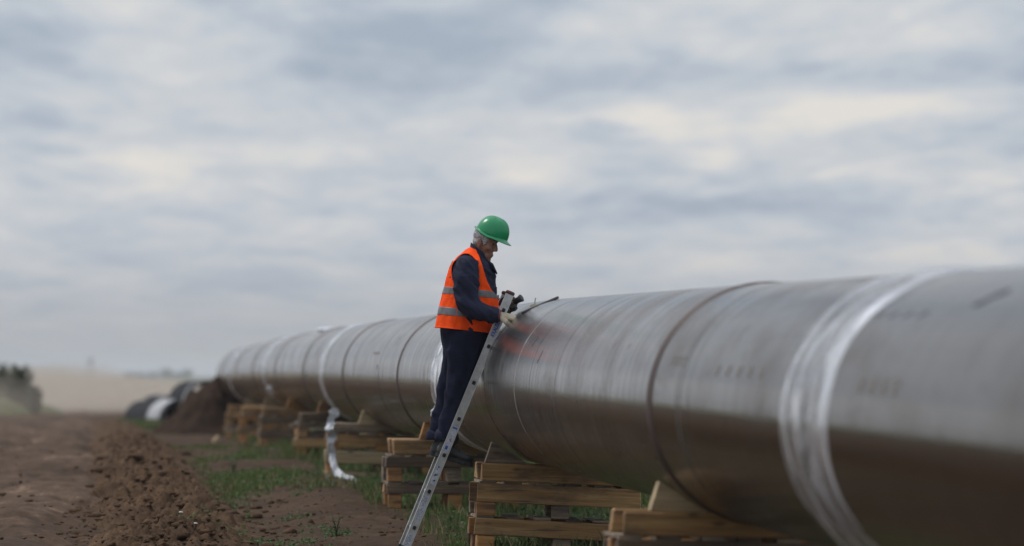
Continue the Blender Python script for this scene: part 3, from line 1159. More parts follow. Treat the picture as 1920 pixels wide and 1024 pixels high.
def pipe_marks():
    """faded stencil strokes and scuffs lying on the steel"""
    m = plain('stencil_brown', (0.17, 0.135, 0.10), 0.55, 0.5, 0.3, 40)
    m2 = plain('scuff_black', (0.035, 0.035, 0.04), 0.7, 0.1, 0.4, 40)

    def stroke(mb, Y, dY, a0, a1, skew=0.0):
        n = 5
        vs = []
        for k in range(n + 1):
            a = a0 + (a1 - a0) * k / n
            w = dY * (0.7 + 0.3 * math.sin(k * 2.1))
            yy = Y + skew * k / n
            vs += [pipe_skin(yy - w / 2, a), pipe_skin(yy + w / 2, a)]
        mb.add(vs, [(2 * k, 2 * k + 1, 2 * k + 3, 2 * k + 2) for k in range(n)])
    def one(nm, mt, *a):
        mb = MB()
        stroke(mb, *a)
        mb.build(nm, mt, pipeline)
    for k in range(4):
        one('stencil_mark', m, 20.95 - .30 * k, .13, R(14), R(19.5), -.04)
    for k in range(5):
        one('stencil_mark', m, 25.8 - .42 * k, .11, R(16), R(21), -.04)
    for k in range(4):
        one('stencil_mark', m, 27.9 - .18 * k, .06, R(19), R(24), -.04)
    one('scuff_mark', m2, 19.45, .17, R(49), R(58), -.30)
    for k in range(5):
        one('scuff_mark', m2, 20.5 + .38 * k, .07, R(44), R(47), -.12)
    one('scuff_mark', m2, 37.2, .10, R(27), R(33), -.1)
    one('scuff_mark', m2, 36.2, .05, R(16), R(24), -.1)
    one('scuff_mark', m2, 34.9, .06, R(-17), R(-9), .0)
    for Y, w, c, al in ((27.3, .30, (.10, .09, .08), .17), (26.9, .05, (.08, .07, .06), .2), (37.9, .03, (.55, .54, .53), .5), (36.6, .03, (.03, .03, .03), .5), (34.6, .06, (.06, .05, .045), .35), (45.0, .05, (.06, .05, .045), .35), (56.0, .10, (.07, .06, .055), .35)):
        mm, tt, bb, oo = new_mat('scuff_ring')
        bb.inputs['Base Color'].default_value = (*c, 1)
        bb.inputs['Roughness'].default_value = .5
        tc = tt.n('ShaderNodeTexCoord')
        tr = tt.n('ShaderNodeBsdfTransparent')
        mx = tt.n('ShaderNodeMixShader')
        tt.l(tt.math('MULTIPLY', tt.ramp(tt.noise(tc.outputs['Object'], 2.2, 6, .65), [(.40, 0.0), (.62, 1.0)]), al * 1.6, clamp=True), mx.inputs[0])
        tt.l(tr.outputs[0], mx.inputs[1]); tt.l(bb.outputs[0], mx.inputs[2]); tt.l(mx.outputs[0], oo.inputs['Surface'])
        place('scuff_ring', shell_mesh('scuff_ring', 0, [(-w / 2, PR + .0012), (w / 2, PR + .0012)], 128), mm, pipeline, axis_frame(pipe_pt(Y), pipe_pt(Y + .5)))
    one('stencil_mark', m, 57.2, 1.6, R(21), R(23.5))
    one('stencil_mark', m, 56.3, .25, R(6), R(11))


pipe_marks()


# a torn length of film hanging from the wrap down to the ground
def plastic_strip():
    Yc = 60.6
    pts = [(632, 768, 0), (625, 776, 0), (619, 792, .05), (618, 806, -.05), (624, 817, .05), (620, 830, 0), (622, 850, .08), (625, 868, 0), (629, 883, -.05), (641, 892, -.2), (656, 898, -.4), (670, 903, -.55), (682, 908, -.65)]
    P = [at(x, y, Yc + d) for x, y, d in pts]
    n, sub = 15, 7
    W = [.040, .050, .048, .040, .050, .034, .036, .040, .040, .034, .028, .020, .008]
    rs = []
    for i in range((len(P) - 1) * sub + 1):
        k0 = min(i // sub, len(P) - 2)
        u = i / sub - k0
        p = P[k0].lerp(P[k0 + 1], u)
        t = (P[k0 + 1] - P[k0]).normalized()
        b = t.cross(Vector((0, 1, 0))).normalized()
        w = (W[k0] * (1 - u) + W[k0 + 1] * u) * (1 + .22 * float(vnoise(i * .45, 0, 0, 51)))
        row = []
        for k in range(n):
            q = k / (n - 1) * 2 - 1
            cr = .014 * float(vnoise(k * .55, i * .28, 0, 52)) + .016 * float(vnoise(k * 1.1, i * .7, 3, 53))
            row.append(p + b * (q * w * (1 + .3 * float(vnoise(q, i * .6, 7, 54)))) + Vector((0, 1, 0)) * cr + t * (.012 * float(vnoise(k * .8, i, 5, 55))))
        rs.append(row)
    mb = MB()
    mb.rings(rs, False, False)
    me = mb.mesh('plastic_strip', True)
    o = put('plastic_strip', me, M['whitewrap'])
    s = o.modifiers.new('s', 'SUBSURF')
    s.levels = s.render_levels = 1
    so = o.modifiers.new('t', 'SOLIDIFY')
    so.thickness = .002
    tag(o, 'torn white plastic strip hanging from the pipe wrap down to the ground', 'plastic strip')
    # small torn ends beside the worker's ankle and along the far wraps
    mb = MB()
    c = at(820, 775, 45.6)
    for k in range(7):
        a = k * .9
        mb.ellipsoid(c + Vector((.03 * math.cos(a), .02 * math.sin(a * 2), .04 * math.sin(a))), (.03, .01, .022), Matrix.Rotation(a, 3, 'Y'), 8, 5)
    tag(mb.build('plastic_scrap', M['whitewrap'], None, True), 'crumpled scrap of white film sticking to the pipe behind the ankles', 'plastic scrap')
    mb = MB()
    c = at(514, 727, 92.0)
    for k in range(6):
        a = k * 1.1
        mb.ellipsoid(c + Vector((.05 * math.cos(a), .02, .05 * math.sin(a))), (.06, .03, .05), Matrix.Rotation(a, 3, 'Y'), 8, 5)
    tag(mb.build('plastic_scrap', M['whitewrap'], None, True), 'round white film knot low on the distant part of the pipe', 'plastic scrap')
    mb = MB()
    Yk = 82.0
    for k in range(5):
        c = pipe_skin(Yk - .5 * k, R(92 - 5 * k), .015)
        mb.ellipsoid(c, (.10, .2, .025), None, 8, 5)
    tag(mb.build('plastic_scrap', M['whitewrap'], None, True), 'bright white film scrap lying on top of the distant pipe', 'plastic scrap')


plastic_strip()

# ------------------------------------------------------------------ pallet stacks
YAW = math.atan(-PIPE_SLOPE)          # stacks stand square to the pipe
_cache = {}


def plank_mesh(size, kind):
    key = (tuple(round(s, 3) for s in size), kind, random.randrange(5))
    if key in _cache:
        return _cache[key]
    bm = bmesh.new()
    bmesh.ops.create_cube(bm, size=1.0)
    for v in bm.verts:
        v.co = Vector((v.co.x * size[0], v.co.y * size[1], v.co.z * size[2])) + Vector((random.uniform(-.011, .011) if size[0] > .5 else random.uniform(-.004, .004), random.uniform(-.006, .006), random.uniform(-.0055, .0035)))
    bmesh.ops.bevel(bm, geom=list(bm.edges), offset=min(size) * .06, segments=1, affect='EDGES')
    me = bpy.data.meshes.new(kind)
    bm.to_mesh(me)
    bm.free()
    _cache[key] = me
    return me


def wood_part(name, size, loc, parent, mat, rot=(0, 0, 0)):
    base = plank_mesh(size, name + '_' + mat)
    if len(base.materials) == 0:
        base.materials.append(M[mat])
    o = bpy.data.objects.new(name, base)
    C.objects.link(o)
    o.parent = parent
    o.location = loc
    o.rotation_euler = rot
    return o


def pallet(label, loc, rot, hb, hk, mats, L=1.2, D=0.9, bottom=0.0):
    """heavy pallet: three bearers with cross boards on top, nine blocks below, optional bottom boards"""
    t = thing('wooden_pallet', label, 'pallet', loc, rot, 'wooden pallets stacked under the pipeline')
    z = 0.0
    if bottom:
        for k, y in enumerate((-D / 2 + .06, 0, D / 2 - .06)):
            wood_part('bottom_board', (L + random.uniform(-.02, .02), .12, bottom), (random.uniform(-.01, .01), y, bottom / 2), t, mats[2])
        z = bottom + .001
    for x in (-L / 2 + .075, random.uniform(-.02, .03), L / 2 - .085):
        for y in (-D / 2 + .075, 0, D / 2 - .075):
            wood_part('block', (random.choice((.125, .135)), .13, hk - .002), (x + random.uniform(-.012, .012), y + random.uniform(-.008, .008), z + hk / 2), t, mats[1] if random.random() < .6 else random.choice(('wood', 'wood_grey', 'wood_dark', 'wood_orange')), (0, 0, random.uniform(-.06, .06)))
    z += hk
    for k, y in enumerate((-D / 2 + .05, 0, D / 2 - .05)):
        wood_part('bearer', (L + random.uniform(-.03, .03), .10, hb - .022), (random.uniform(-.012, .012), y + random.uniform(-.006, .006), z + (hb - .022) / 2), t, mats[0] if k == 0 or random.random() < .6 else random.choice(('wood', 'wood_grey', 'wood_dark', 'wood_orange')), (random.uniform(-.012, .012), random.uniform(-.006, .006), random.uniform(-.012, .012)))
    z += hb - .021
    for k in range(6):
        x = -L / 2 + .08 + k * (L - .16) / 5
        wood_part('deck_board', (.12, D - .03, .02), (x + random.uniform(-.015, .015), random.uniform(-.01, .01), z + .0105), t, 'wood_dark' if k % 2 else 'wood_grey')
    return t


def wedge(label, loc, rot, w, h, d, mat):
    """triangular chock; pointed end towards +x"""
    mb = MB()
    vs = [(-w / 2, -d / 2, 0), (w / 2, -d / 2, 0), (w / 2, -d / 2, .012), (-w / 2 + .045, -d / 2, h), (-w / 2, d / 2, 0), (w / 2, d / 2, 0), (w / 2, d / 2, .012), (-w / 2 + .045, d / 2, h)]
    mb.add(vs, [(0, 1, 2, 3), (4, 7, 6, 5), (0, 4, 5, 1), (1, 5, 6, 2), (2, 6, 7, 3), (3, 7, 4, 0)])
    me = mb.mesh('wooden_wedge')
    bm = bmesh.new(); bm.from_mesh(me)
    bmesh.ops.bevel(bm, geom=list(bm.edges), offset=.004, segments=1, affect='EDGES')
    bm.to_mesh(me); bm.free()
    o = put('wooden_wedge', me, M[mat])
    o.location = loc
    o.rotation_euler = rot
    tag(o, label, 'wedge', 'wooden wedges chocking the pipe')
    return o


STACKS = [
    dict(Y=17.6, left=1800, top=1300, timber=.128, up=(.135, .10), lo=(.13, .17), roll=1.0, tm='wood', um='wood_dark', lm='wood_grey', bm='wood', where='foremost stack, below the picture', bot=0),
    # Y, left px, top px of the loose timber, layers (hb, hk, hb, hk, timber), roll, materials, description
    dict(Y=29.4, left=1140, top=957, timber=.128, up=(.135, .10), lo=(.13, .17), roll=1.2, tm='wood', um='wood_dark', lm='wood_grey', bm='wood', where='nearest stack at the bottom edge', bot=0),
    dict(Y=41.2, left=883, top=867, timber=.127, up=(.160, .095), lo=(.143, .135), roll=2.4, tm='wood', um='wood', lm='wood', bm='wood_orange', where='stack just right of the ladder', bot=0),
    dict(Y=50.2, left=719, top=823, timber=.136, up=(.112, .130), lo=(.100, .140), roll=0.4, tm='wood', um='wood_dark', lm='wood_dark', bm='wood_orange', where="stack behind the worker's boots", bot=0),
    dict(Y=61.8, left=607, top=792, timber=.098, up=(.110, .075), lo=(.155, .090), roll=2.2, tm='wood_grey', um='wood', lm='wood_pale2', bm='wood_orange', where='stack beside the hanging plastic strip', bot=.10),
    dict(Y=73.3, left=552, top=774, timber=.115, up=(.085, .115), lo=(.135, .105), roll=0.0, tm='wood_dark', um='wood_grey', lm='wood', bm='wood_orange', where='fourth stack from the soil heap', bot=.05),  # top timbers coloured dark to stand for the pipe's shade on them
    dict(Y=85.0, left=484, top=764, timber=.115, up=(.12, .09), lo=(.13, .12), roll=0.5, tm='wood', um='wood_dark', lm='wood_dark', bm='wood_orange', where='third stack from the soil heap', bot=0),
    dict(Y=96.5, left=446, top=762, timber=.12, up=(.12, .11), lo=(.13, .12), roll=-.5, tm='wood', um='wood_orange', lm='wood', bm='wood_orange', where='second stack from the soil heap', bot=0),
    dict(Y=108.5, left=421, top=760, timber=.12, up=(.13, .12), lo=(.13, .13), roll=0.8, tm='wood', um='wood', lm='wood_grey', bm='wood', where='stack nearest to the soil heap', bot=0),
]
M['wood_pale2'] = mat_wood('pale_plank', (0.30, 0.21, 0.115), (0.43, 0.32, 0.18), (0.54, 0.42, 0.26), 0.25)


def stacks():
    for i, st in enumerate(STACKS):
        Y = st['Y']
        L = 1.2
        yaw = YAW + random.uniform(-.012, .012)
        left = at(st['left'], st['top'], Y)
        if Y < 20:
            left = Vector((float(pipe_x(Y)) - .80, Y, float(pipe_z(Y)) - PR + .03))
        cx = left.x + L / 2 * math.cos(yaw)
        Yc = Y + .42
        roll = R(st['roll'])
        ztop = left.z - math.tan(roll) * L / 2
        # layers are laid from the top down so that the pipe is carried
        zt = ztop - st['timber']
        zu = zt - st['up'][0] - st['up'][1]
        zl = zu - st['lo'][0] - st['lo'][1] - st['bot']
        tilt = (0, roll, yaw)
        pallet('lower rough pine pallet in the ' + st['where'], (cx - .012, Yc, zl), tilt, st['lo'][0], st['lo'][1], (st['lm'], st['bm'], st['lm']), bottom=st['bot'])
        pallet('upper rough pine pallet in the ' + st['where'], (cx, Yc, zu), (0, roll, yaw + random.uniform(-.02, .02)), st['up'][0], st['up'][1], (st['um'], st['bm'], st['um']))
        t = thing('timber_pair', 'two thick timbers on top of the ' + st['where'], 'timbers', (cx + .02, Yc, zt), (0, roll, yaw), 'loose timbers between pallets and pipe')
        for y in (-.36, .30):
            wood_part('timber', (L - .06, .15, st['timber'] - .003), (.0, y, st['timber'] / 2), t, st['tm'])
        # wedges either side of the pipe
        px = float(pipe_x(Yc))
        pz = float(pipe_z(Yc))
        for sgn in (-1, 1):
            w, h, d = .30, (.155 if i < 3 else .15), .14
            x = px + sgn * (.36 if i != 2 else .40)
            zz = ztop - math.tan(roll) * (x - cx) + .001
            wedge(('left' if sgn < 0 else 'right') + ' wooden wedge against the pipe on the ' + st['where'], (x, Yc - .36, zz), (0, roll * 1.0, yaw + (0 if sgn < 0 else math.pi)), w, h, d, 'wood_orange' if i in (3, 5, 6) else ('wood_grey' if i in (2,) else 'wood_pale2'))


stacks()


def offcuts():
    spec = [((405, 824), 100.0, (.14, .05, .07), (.3, -.7, .5), 'wood_pale', 'pale wood offcut lying before the dark soil heap'),
            ((461, 833), 97.5, (.11, .05, .06), (.2, .5, .3), 'wood_pale', 'pale wood offcut in front of the second stack from the heap'),
            ((478, 845), 93.5, (.06, .05, .13), (.1, .1, .2), 'wood_pale', 'short upright offcut at the corner of the far stacks'),
            ((232, 809), 137.0, (.24, .08, .10), (.2, .5, .4), 'wood_pale', 'yellowish wood piece at the road edge left of the heap'),
            ((545, 850), 84.0, (.05, .06, .12), (.1, .1, .2), 'wood_pale', 'small upright offcut left of the fourth stack')]
    for (px, py), Y, size, rot, mat, label in spec:
        o = bpy.data.objects.new('wood_offcut', plank_mesh(size, 'offcut' + mat))
        if not o.data.materials:
            o.data.materials.append(M[mat])
        C.objects.link(o)
        p = at(px, py, Y)
        zg = float(ground_z(np.array(p.x), np.array(Y)))
        if px < 300:
            zg = p.z
        o.location = (p.x, Y, max(min(p.z, zg + .09), zg + .02))
        o.rotation_euler = rot
        tag(o, label, 'wood offcut', 'wood offcuts lying on the soil')
    # flat stone on the bank
    Y = 52.5
    X = (362 - 960) * Y / F
    pos = np.array([[0., 0., 0.]])
    o = lumps('flat_stone', pos, np.array([.085]), plain('tan_stone', (0.20, 0.135, 0.09), 0.9, 0, .15, 12, .3), .35, .12, ICO_V, ICO_F)
    o.location = (X, Y, float(bank_z(np.array(X), np.array(Y))) + .03)
    o.rotation_euler = (.3, .15, 0)
    tag(o, 'flat tan stone lying on the bank of turned earth', 'stone')


offcuts()


# ------------------------------------------------------------------ other pipe lengths beyond the crest
def other_pipe(a, b, label, band=None):
    a, b = Vector(a), Vector(b)
    t = thing('coated_pipe', label, 'pipe', a - Vector((0, 0, PR)), group='black coated pipes lying beyond the crest')
    mtx = axis_frame(a, b)
    L = (b - a).length
    prof = [(0, PR - .03), (0, PR), (.15, PR)] + [(z, PR) for z in np.linspace(.3, L - .05, 8)] + [(L, PR), (L, PR - .03)]
    place('pipe_wall', shell_mesh('pipe_wall', L, prof, 72), M['coat'], t, mtx)
    place('pipe_lining', shell_mesh('pipe_lining', L, [(0, PR - .03), (L, PR - .03)], 48), M['inner'], t, mtx)
    for z0, z1 in (band or []):
        place('white_band', shell_mesh('white_band', L, [(z0, PR), (z0 + .01, PR + .006), (z1 - .01, PR + .006), (z1, PR)], 72), M['oldwrap'], t, mtx)


other_pipe(at(395, 757, 150), at(354, 753, 170), 'black pipe with a thin white band, half buried by the soil heap', [(4.2, 5.0)])
other_pipe(at(345, 789, 160), at(268, 786, 186), 'black pipe with a broad white band lying left of the soil heap', [(2.2, 10.0)])
other_pipe(at(318, 775, 196), at(292, 771, 212), 'dark pipe showing just above the white banded pipe', [(1.0, 2.0)])


# ------------------------------------------------------------------ ladder
LY0, LY1 = 40.93, 41.33          # near and far rail
L_top = at(957, 549, LY0)
L_bot = at(757.5, 1036, LY0)
L_dir = (L_top - L_bot).normalized()
L_side = Vector((-.032, .40, 0)).normalized()          # along the rungs, away from the camera
L_nrm = L_side.cross(L_dir).normalized()               # across the rail's width
LADDER_MAT = Matrix((L_nrm, L_side, L_dir)).transposed()


def build_ladder():
    t = thing('ladder', 'grey aluminium ladder leaning on the pipe under the worker', 'ladder', L_bot)
    Ln = (L_top - L_bot).length
    W = .40

    def lp(n, s, d):
        return L_bot + L_nrm * n + L_side * s + L_dir * d
    hw = .0295
    for s0, sg in ((0.0, 1), (W, -1)):
        mb = MB()
        mb.box(lp(0, s0 + sg * .0015, Ln / 2), (2 * hw - .006, .003, Ln), LADDER_MAT)
        mb.build('rail', M['alu'], t)
        for e in (-1, 1):
            mb = MB()
            mb.box(lp(e * (hw - .0015), s0 + sg * .011, Ln / 2), (.003, .027, Ln), LADDER_MAT)
            mb.build('rail_flange', M['alu_edge'], t)
        mb = MB()
        # rounded plastic cap on the rail's top
        rs = []
        for k, (sc, dz) in enumerate(((1.02, -.012), (1.04, -.002), (1.0, .006), (.8, .011), (.3, .013))):
            rs.append([lp(math.copysign(abs(math.cos(a)) ** .5, math.cos(a)) * hw * 1.12 * sc, s0 + sg * .011 + math.copysign(abs(math.sin(a)) ** .5, math.sin(a)) * .017 * sc, Ln + dz) for a in [2 * math.pi * j / 20 for j in range(20)]])
        mb.rings(rs)
        mb.build('rail_cap', M['redcap'], t, True)
        mb = MB()
        mb.box(lp(0, s0 + sg * .011, .02), (2 * hw + .008, .036, .05), LADDER_MAT)
        mb.build('rail_foot', M['black'], t)
    # rungs
    z0 = (at(917, 650, LY0) - L_bot).dot(L_dir)
    d = z0
    step = .282
    ds = [z0 + k * step for k in range(-5, 2)]
    for d in ds:
        if d < .08 or d > Ln - .06:
            continue
        mb = MB()
        mb.tube([lp(.002, .004, d), lp(.002, W - .004, d)], [.0145, .0145], 8, up=L_dir)
        mb.build('rung', M['alu_edge'], t)
        for s0 in (-.004, W + .004):
            mb = MB()
            rs = [[lp(.002 + .0125 * sc * (abs(math.cos(a)) ** .6) * math.copysign(1, math.cos(a)), s0 + o, d + .0145 * sc * (abs(math.sin(a)) ** .6) * math.copysign(1, math.sin(a))) for a in [2 * math.pi * j / 16 for j in range(16)]] for sc, o in ((1, .004), (1, -.002), (.55, -.003), (.5, .002))]
            mb.rings(rs)
            mb.build('rung_plug', M['black'], t)

    # stickers on the outer face of the near rail
    def sticker(d0, d1, w=.044):
        mb = MB()
        mb.box(lp(0, -.0012, (d0 + d1) / 2), (w, .0012, d1 - d0), LADDER_MAT)
        return mb.build('sticker', M['sticker'], t)

    def on_rail(py):
        return (at(957 - (py - 549) * .4097, py, LY0) - L_bot).dot(L_dir)
    s = sticker(on_rail(634), on_rail(601))
    # brand lettering running up the rail
    cu = bpy.data.curves.new('lettering', 'FONT')
    cu.body = 'KRAUSE'
    cu.size = .040
    cu.extrude = .0004
    cu.offset = .0012
    cu.align_x = 'CENTER'
    cu.align_y = 'CENTER'
    tmp = bpy.data.objects.new('tmp', cu)
    C.objects.link(tmp)
    bpy.context.view_layer.update()
    dg = bpy.context.evaluated_depsgraph_get()
    me = bpy.data.meshes.new_from_object(tmp.evaluated_get(dg))
    bpy.data.objects.remove(tmp)
    for v in me.vertices:
        x, y, z = v.co
        # text x runs up the rail, text y points to the rail's left
        v.co = lp(-y, -.0024 - z, (on_rail(634) + on_rail(601)) / 2 + x * .80)
    me.materials.clear()
    o = put('lettering', me, M['blue'], s)
    for (a, b, seed) in ((847, 800, 1), (908, 872, 2), (975, 930, 3), (1024, 1001, 4)):
        s = sticker(on_rail(a), on_rail(b), .040)
        rnd = random.Random(seed)
        dk, bl, rd = MB(), MB(), MB()
        d0, d1 = on_rail(a), on_rail(b)
        if seed == 1:
            bl.box(lp(.0, -.0022, d1 - .012), (.034, .0008, .014), LADDER_MAT)
            bl.box(lp(-.004, -.0022, d0 + .03), (.020, .0008, .028), LADDER_MAT)
            rd.box(lp(.003, -.0022, (d0 + d1) / 2 - .01), (.020, .0008, .006), LADDER_MAT @ Matrix.Rotation(.6, 3, 'Y'))
            rd.box(lp(.003, -.0022, (d0 + d1) / 2 + .002), (.016, .0008, .006), LADDER_MAT @ Matrix.Rotation(-.6, 3, 'Y'))
        elif seed == 2:
            for k in range(3):
                c = d0 + (k + .5) / 3 * (d1 - d0)
                for _ in range(3):
                    dk.box(lp(rnd.uniform(-.009, .009), -.0022, c + rnd.uniform(-.010, .010)), (rnd.uniform(.006, .016), .0008, rnd.uniform(.006, .014)), LADDER_MAT)
        else:
            d = d0 + .008
            while d < d1 - .006:
                for c in (-.012, -.002, .008):
                    if rnd.random() < .8:
                        dk.box(lp(c + rnd.uniform(-.002, .002), -.0022, d), (rnd.uniform(.003, .007), .0008, .005), LADDER_MAT)
                d += .0105
        for mb, nm, mt in ((dk, 'print', 'darkprint'), (bl, 'print', 'blue'), (rd, 'print', 'redprint')):
            if mb.v:
                mb.build(nm, M[mt], s)


build_ladder()

# ------------------------------------------------------------------ the worker
MY = 41.13                      # depth of the body's middle plane


def mp(px, py, dy=0.0):
    return at(px, py, MY) + Vector((0, dy, 0))


PXM = MY / F                    # metres per photograph pixel at the worker
person = thing('person', 'worker in green hard hat, orange vest and navy overalls standing on the ladder', 'person', mp(838, 850))
TORSO = np.array([  # back y, back x, front x, front y, half depth (m)
    [461, 886, 907, 480, .060], [465, 880, 911, 485, .095], [471, 871, 916, 490, .150], [480, 860, 921, 495, .195], [492, 850, 926, 503, .215],
    [508, 844, 930, 517, .205], [528, 839, 932, 538, .190], [551, 833, 932, 561, .180], [575, 828, 930, 587, .185], [598, 825, 926, 609, .190],
    [613, 823, 919, 623, .190], [626, 823, 914, 636, .185]], float)


def torso_ring(py, grow=0.0, n=40, power=2.5):
    b, f, fy, hd = (np.interp(py, TORSO[:, 0], TORSO[:, i]) for i in range(1, 5))
    c = (b + f) / 2
    grow = grow - .0135              # the outline was measured over the waistcoat
    a = (f - b) / 2 + grow / PXM
    hd = hd + grow
    ring = []
    for k in range(n):
        th = 2 * math.pi * k / n
        cs, sn = math.cos(th), math.sin(th)
        cs = math.copysign(abs(cs) ** (2 / power), cs)
        sn = math.copysign(abs(sn) ** (2 / power), sn)
        ring.append(mp(c + a * cs, py + (fy - py) * (cs + 1) / 2, hd * sn))
    return ring


SLEEVE_NEAR = ([mp(879, 491, -.160), mp(876, 505, -.205), mp(874, 525, -.225), mp(875, 548, -.240), mp(880, 568, -.255), mp(892, 582, -.275), mp(907, 588, -.290), mp(922, 592, -.300), mp(934, 593, -.305)],
               [.066, .082, .088, .087, .083, .074, .064, .056, .045])
SLEEVE_FAR = ([mp(884, 490, .165), mp(888, 510, .205), mp(893, 530, .225), mp(902, 552, .235), mp(914, 566, .235), mp(924, 570, .230), mp(932, 570, .225)],
              [.075, .090, .086, .078, .066, .056, .047])
# head frame: x forwards, y to the wearer's left, z up; nodding down
HP = R(19)
HEAD = Matrix.Rotation(R(-14), 3, 'Z') @ Matrix.Rotation(HP, 3, 'Y')
H0 = mp(905, 455)               # between the ears


def hd(x, y, z):
    return H0 + HEAD @ Vector((x, y, z))


def leg_path(dx, dy):
    return ([mp(872 + dx, 622, dy), mp(866 + dx, 660, dy), mp(861 + dx, 700, dy), mp(857 + dx, 730, dy), mp(850 + dx, 760, dy), mp(841 + dx, 790, dy), mp(834 + dx, 816, dy)])


LEG_N = leg_path(3, -.095)
LEG_F = leg_path(-14, .095)
LEG_F[0] = mp(870, 622, .095); LEG_F[1] = mp(862, 660, .095); LEG_F[2] = mp(852, 700, .095)


def body():
    mb = MB()
    # head
    mb.ellipsoid(hd(.016, 0, .060), (.088, .074, .086), HEAD, 24, 14)
    mb.ellipsoid(hd(.034, 0, -.010), (.066, .066, .092), HEAD, 24, 14)
    mb.ellipsoid(hd(.050, 0, -.078), (.046, .052, .046), HEAD, 20, 12)     # jaw
    mb.ellipsoid(hd(.080, 0, -.108), (.020, .026, .020), HEAD, 14, 10)     # chin
    mb.ellipsoid(hd(.086, 0, .038), (.018, .054, .015), HEAD, 14, 8)       # brow
    mb.capsule([hd(.096, 0, .020), hd(.105, 0, .000), hd(.113, 0, -.020)], [(.010, .010), (.013, .012), (.014, .016)], 10)
    mb.ellipsoid(hd(.102, .011, -.026), (.013, .009, .009), HEAD, 8, 6)
    mb.ellipsoid(hd(.102, -.011, -.026), (.013, .009, .009), HEAD, 8, 6)
    mb.ellipsoid(hd(.092, 0, -.060), (.014, .026, .009), HEAD, 12, 8)      # upper lip
    mb.ellipsoid(hd(.090, 0, -.075), (.014, .022, .009), HEAD, 12, 8)
    for s in (-1, 1):
        mb.ellipsoid(hd(.062, s * .050, -.018), (.026, .018, .022), HEAD, 12, 8)   # cheek bone
        mb.ellipsoid(hd(-.004, s * .079, -.004), (.019, .008, .034), HEAD @ Matrix.Rotation(R(-12), 3, 'Y'), 14, 10)   # ear
        mb.ellipsoid(hd(-.002, s * .082, -.030), (.010, .006, .011), HEAD, 10, 6)
    mb.capsule([hd(-.010, 0, -.01), hd(-.004, 0, -.075), mp(896, 484)], [(.058, .056), (.057, .057), (.065, .065)], 20)
    # trunk and limbs under the clothes
    mb.rings([torso_ring(p, -.022, 28) for p in (470, 482, 500, 530, 570, 610, 628)])
    for pts, rad in (SLEEVE_NEAR, SLEEVE_FAR):
        mb.capsule(pts, [r * .62 for r in rad], 14)
    for pts in (LEG_N, LEG_F):
        mb.capsule(pts, [.085, .08, .068, .06, .052, .042, .034], 14)
    # eye sockets sit shaded under the brow; hands close the arms inside the gloves
    me = remesh(mb, .0055, 3)
    o = put('body', me, M['skin'], person)
    for s in (-1, 1):
        e = MB()
        e.ellipsoid(hd(.082, s * .031, .014), (.011, .013, .009), HEAD, 12, 8)
        e.build('eye', M['eye'], person, True)
        e = MB()
        e.capsule([hd(.096, s * .014, .034), hd(.098, s * .030, .040), hd(.086, s * .050, .036)], [(.004, .005)] * 3, 8)
        e.build('eyebrow', M['hair'], person, True)
    e = MB()
    e.capsule([hd(.090, -.026, -.067), hd(.104, 0, -.067), hd(.090, .026, -.067)], [(.0025, .003)] * 3, 8)
    e.build('mouth', M['lips'], person, True)
    # short grey hair round the back and sides
    h = MB()
    h.ellipsoid(hd(.004, 0, .052), (.086, .079, .078), HEAD, 24, 14)
    h.ellipsoid(hd(-.026, 0, .002), (.046, .066, .052), HEAD, 20, 12)
    for s in (-1, 1):
        h.ellipsoid(hd(.030, s * .068, .018), (.016, .009, .034), HEAD, 10, 8)

    def tuft(co, no):
        return .004 * vnoise(co[:, 0] * 90, co[:, 1] * 90, co[:, 2] * 45, 5) + .003 * vnoise(co[:, 0] * 200, co[:, 1] * 200, co[:, 2] * 120, 6)
    put('hair', remesh(h, .006, 2, tuft), M['hair'], person)


def cloth_fold(seed, fx, fy, fz, amp, shear=(0, 0)):
    def f(co, no):
        x, y, z = co[:, 0], co[:, 1] - 41.1, co[:, 2]
        zz = z + shear[0] * x + shear[1] * y
        n = vnoise(x * fx, y * fy, zz * fz, seed)
        rid = 1 - np.abs(n) * 2
        n2 = vnoise(x * fx * 2.3, y * fy * 2.3, zz * fz * 2.3, seed + 1)
        return amp * (np.clip(rid, -1, 1) * .7 + n2 * .5)
    return f


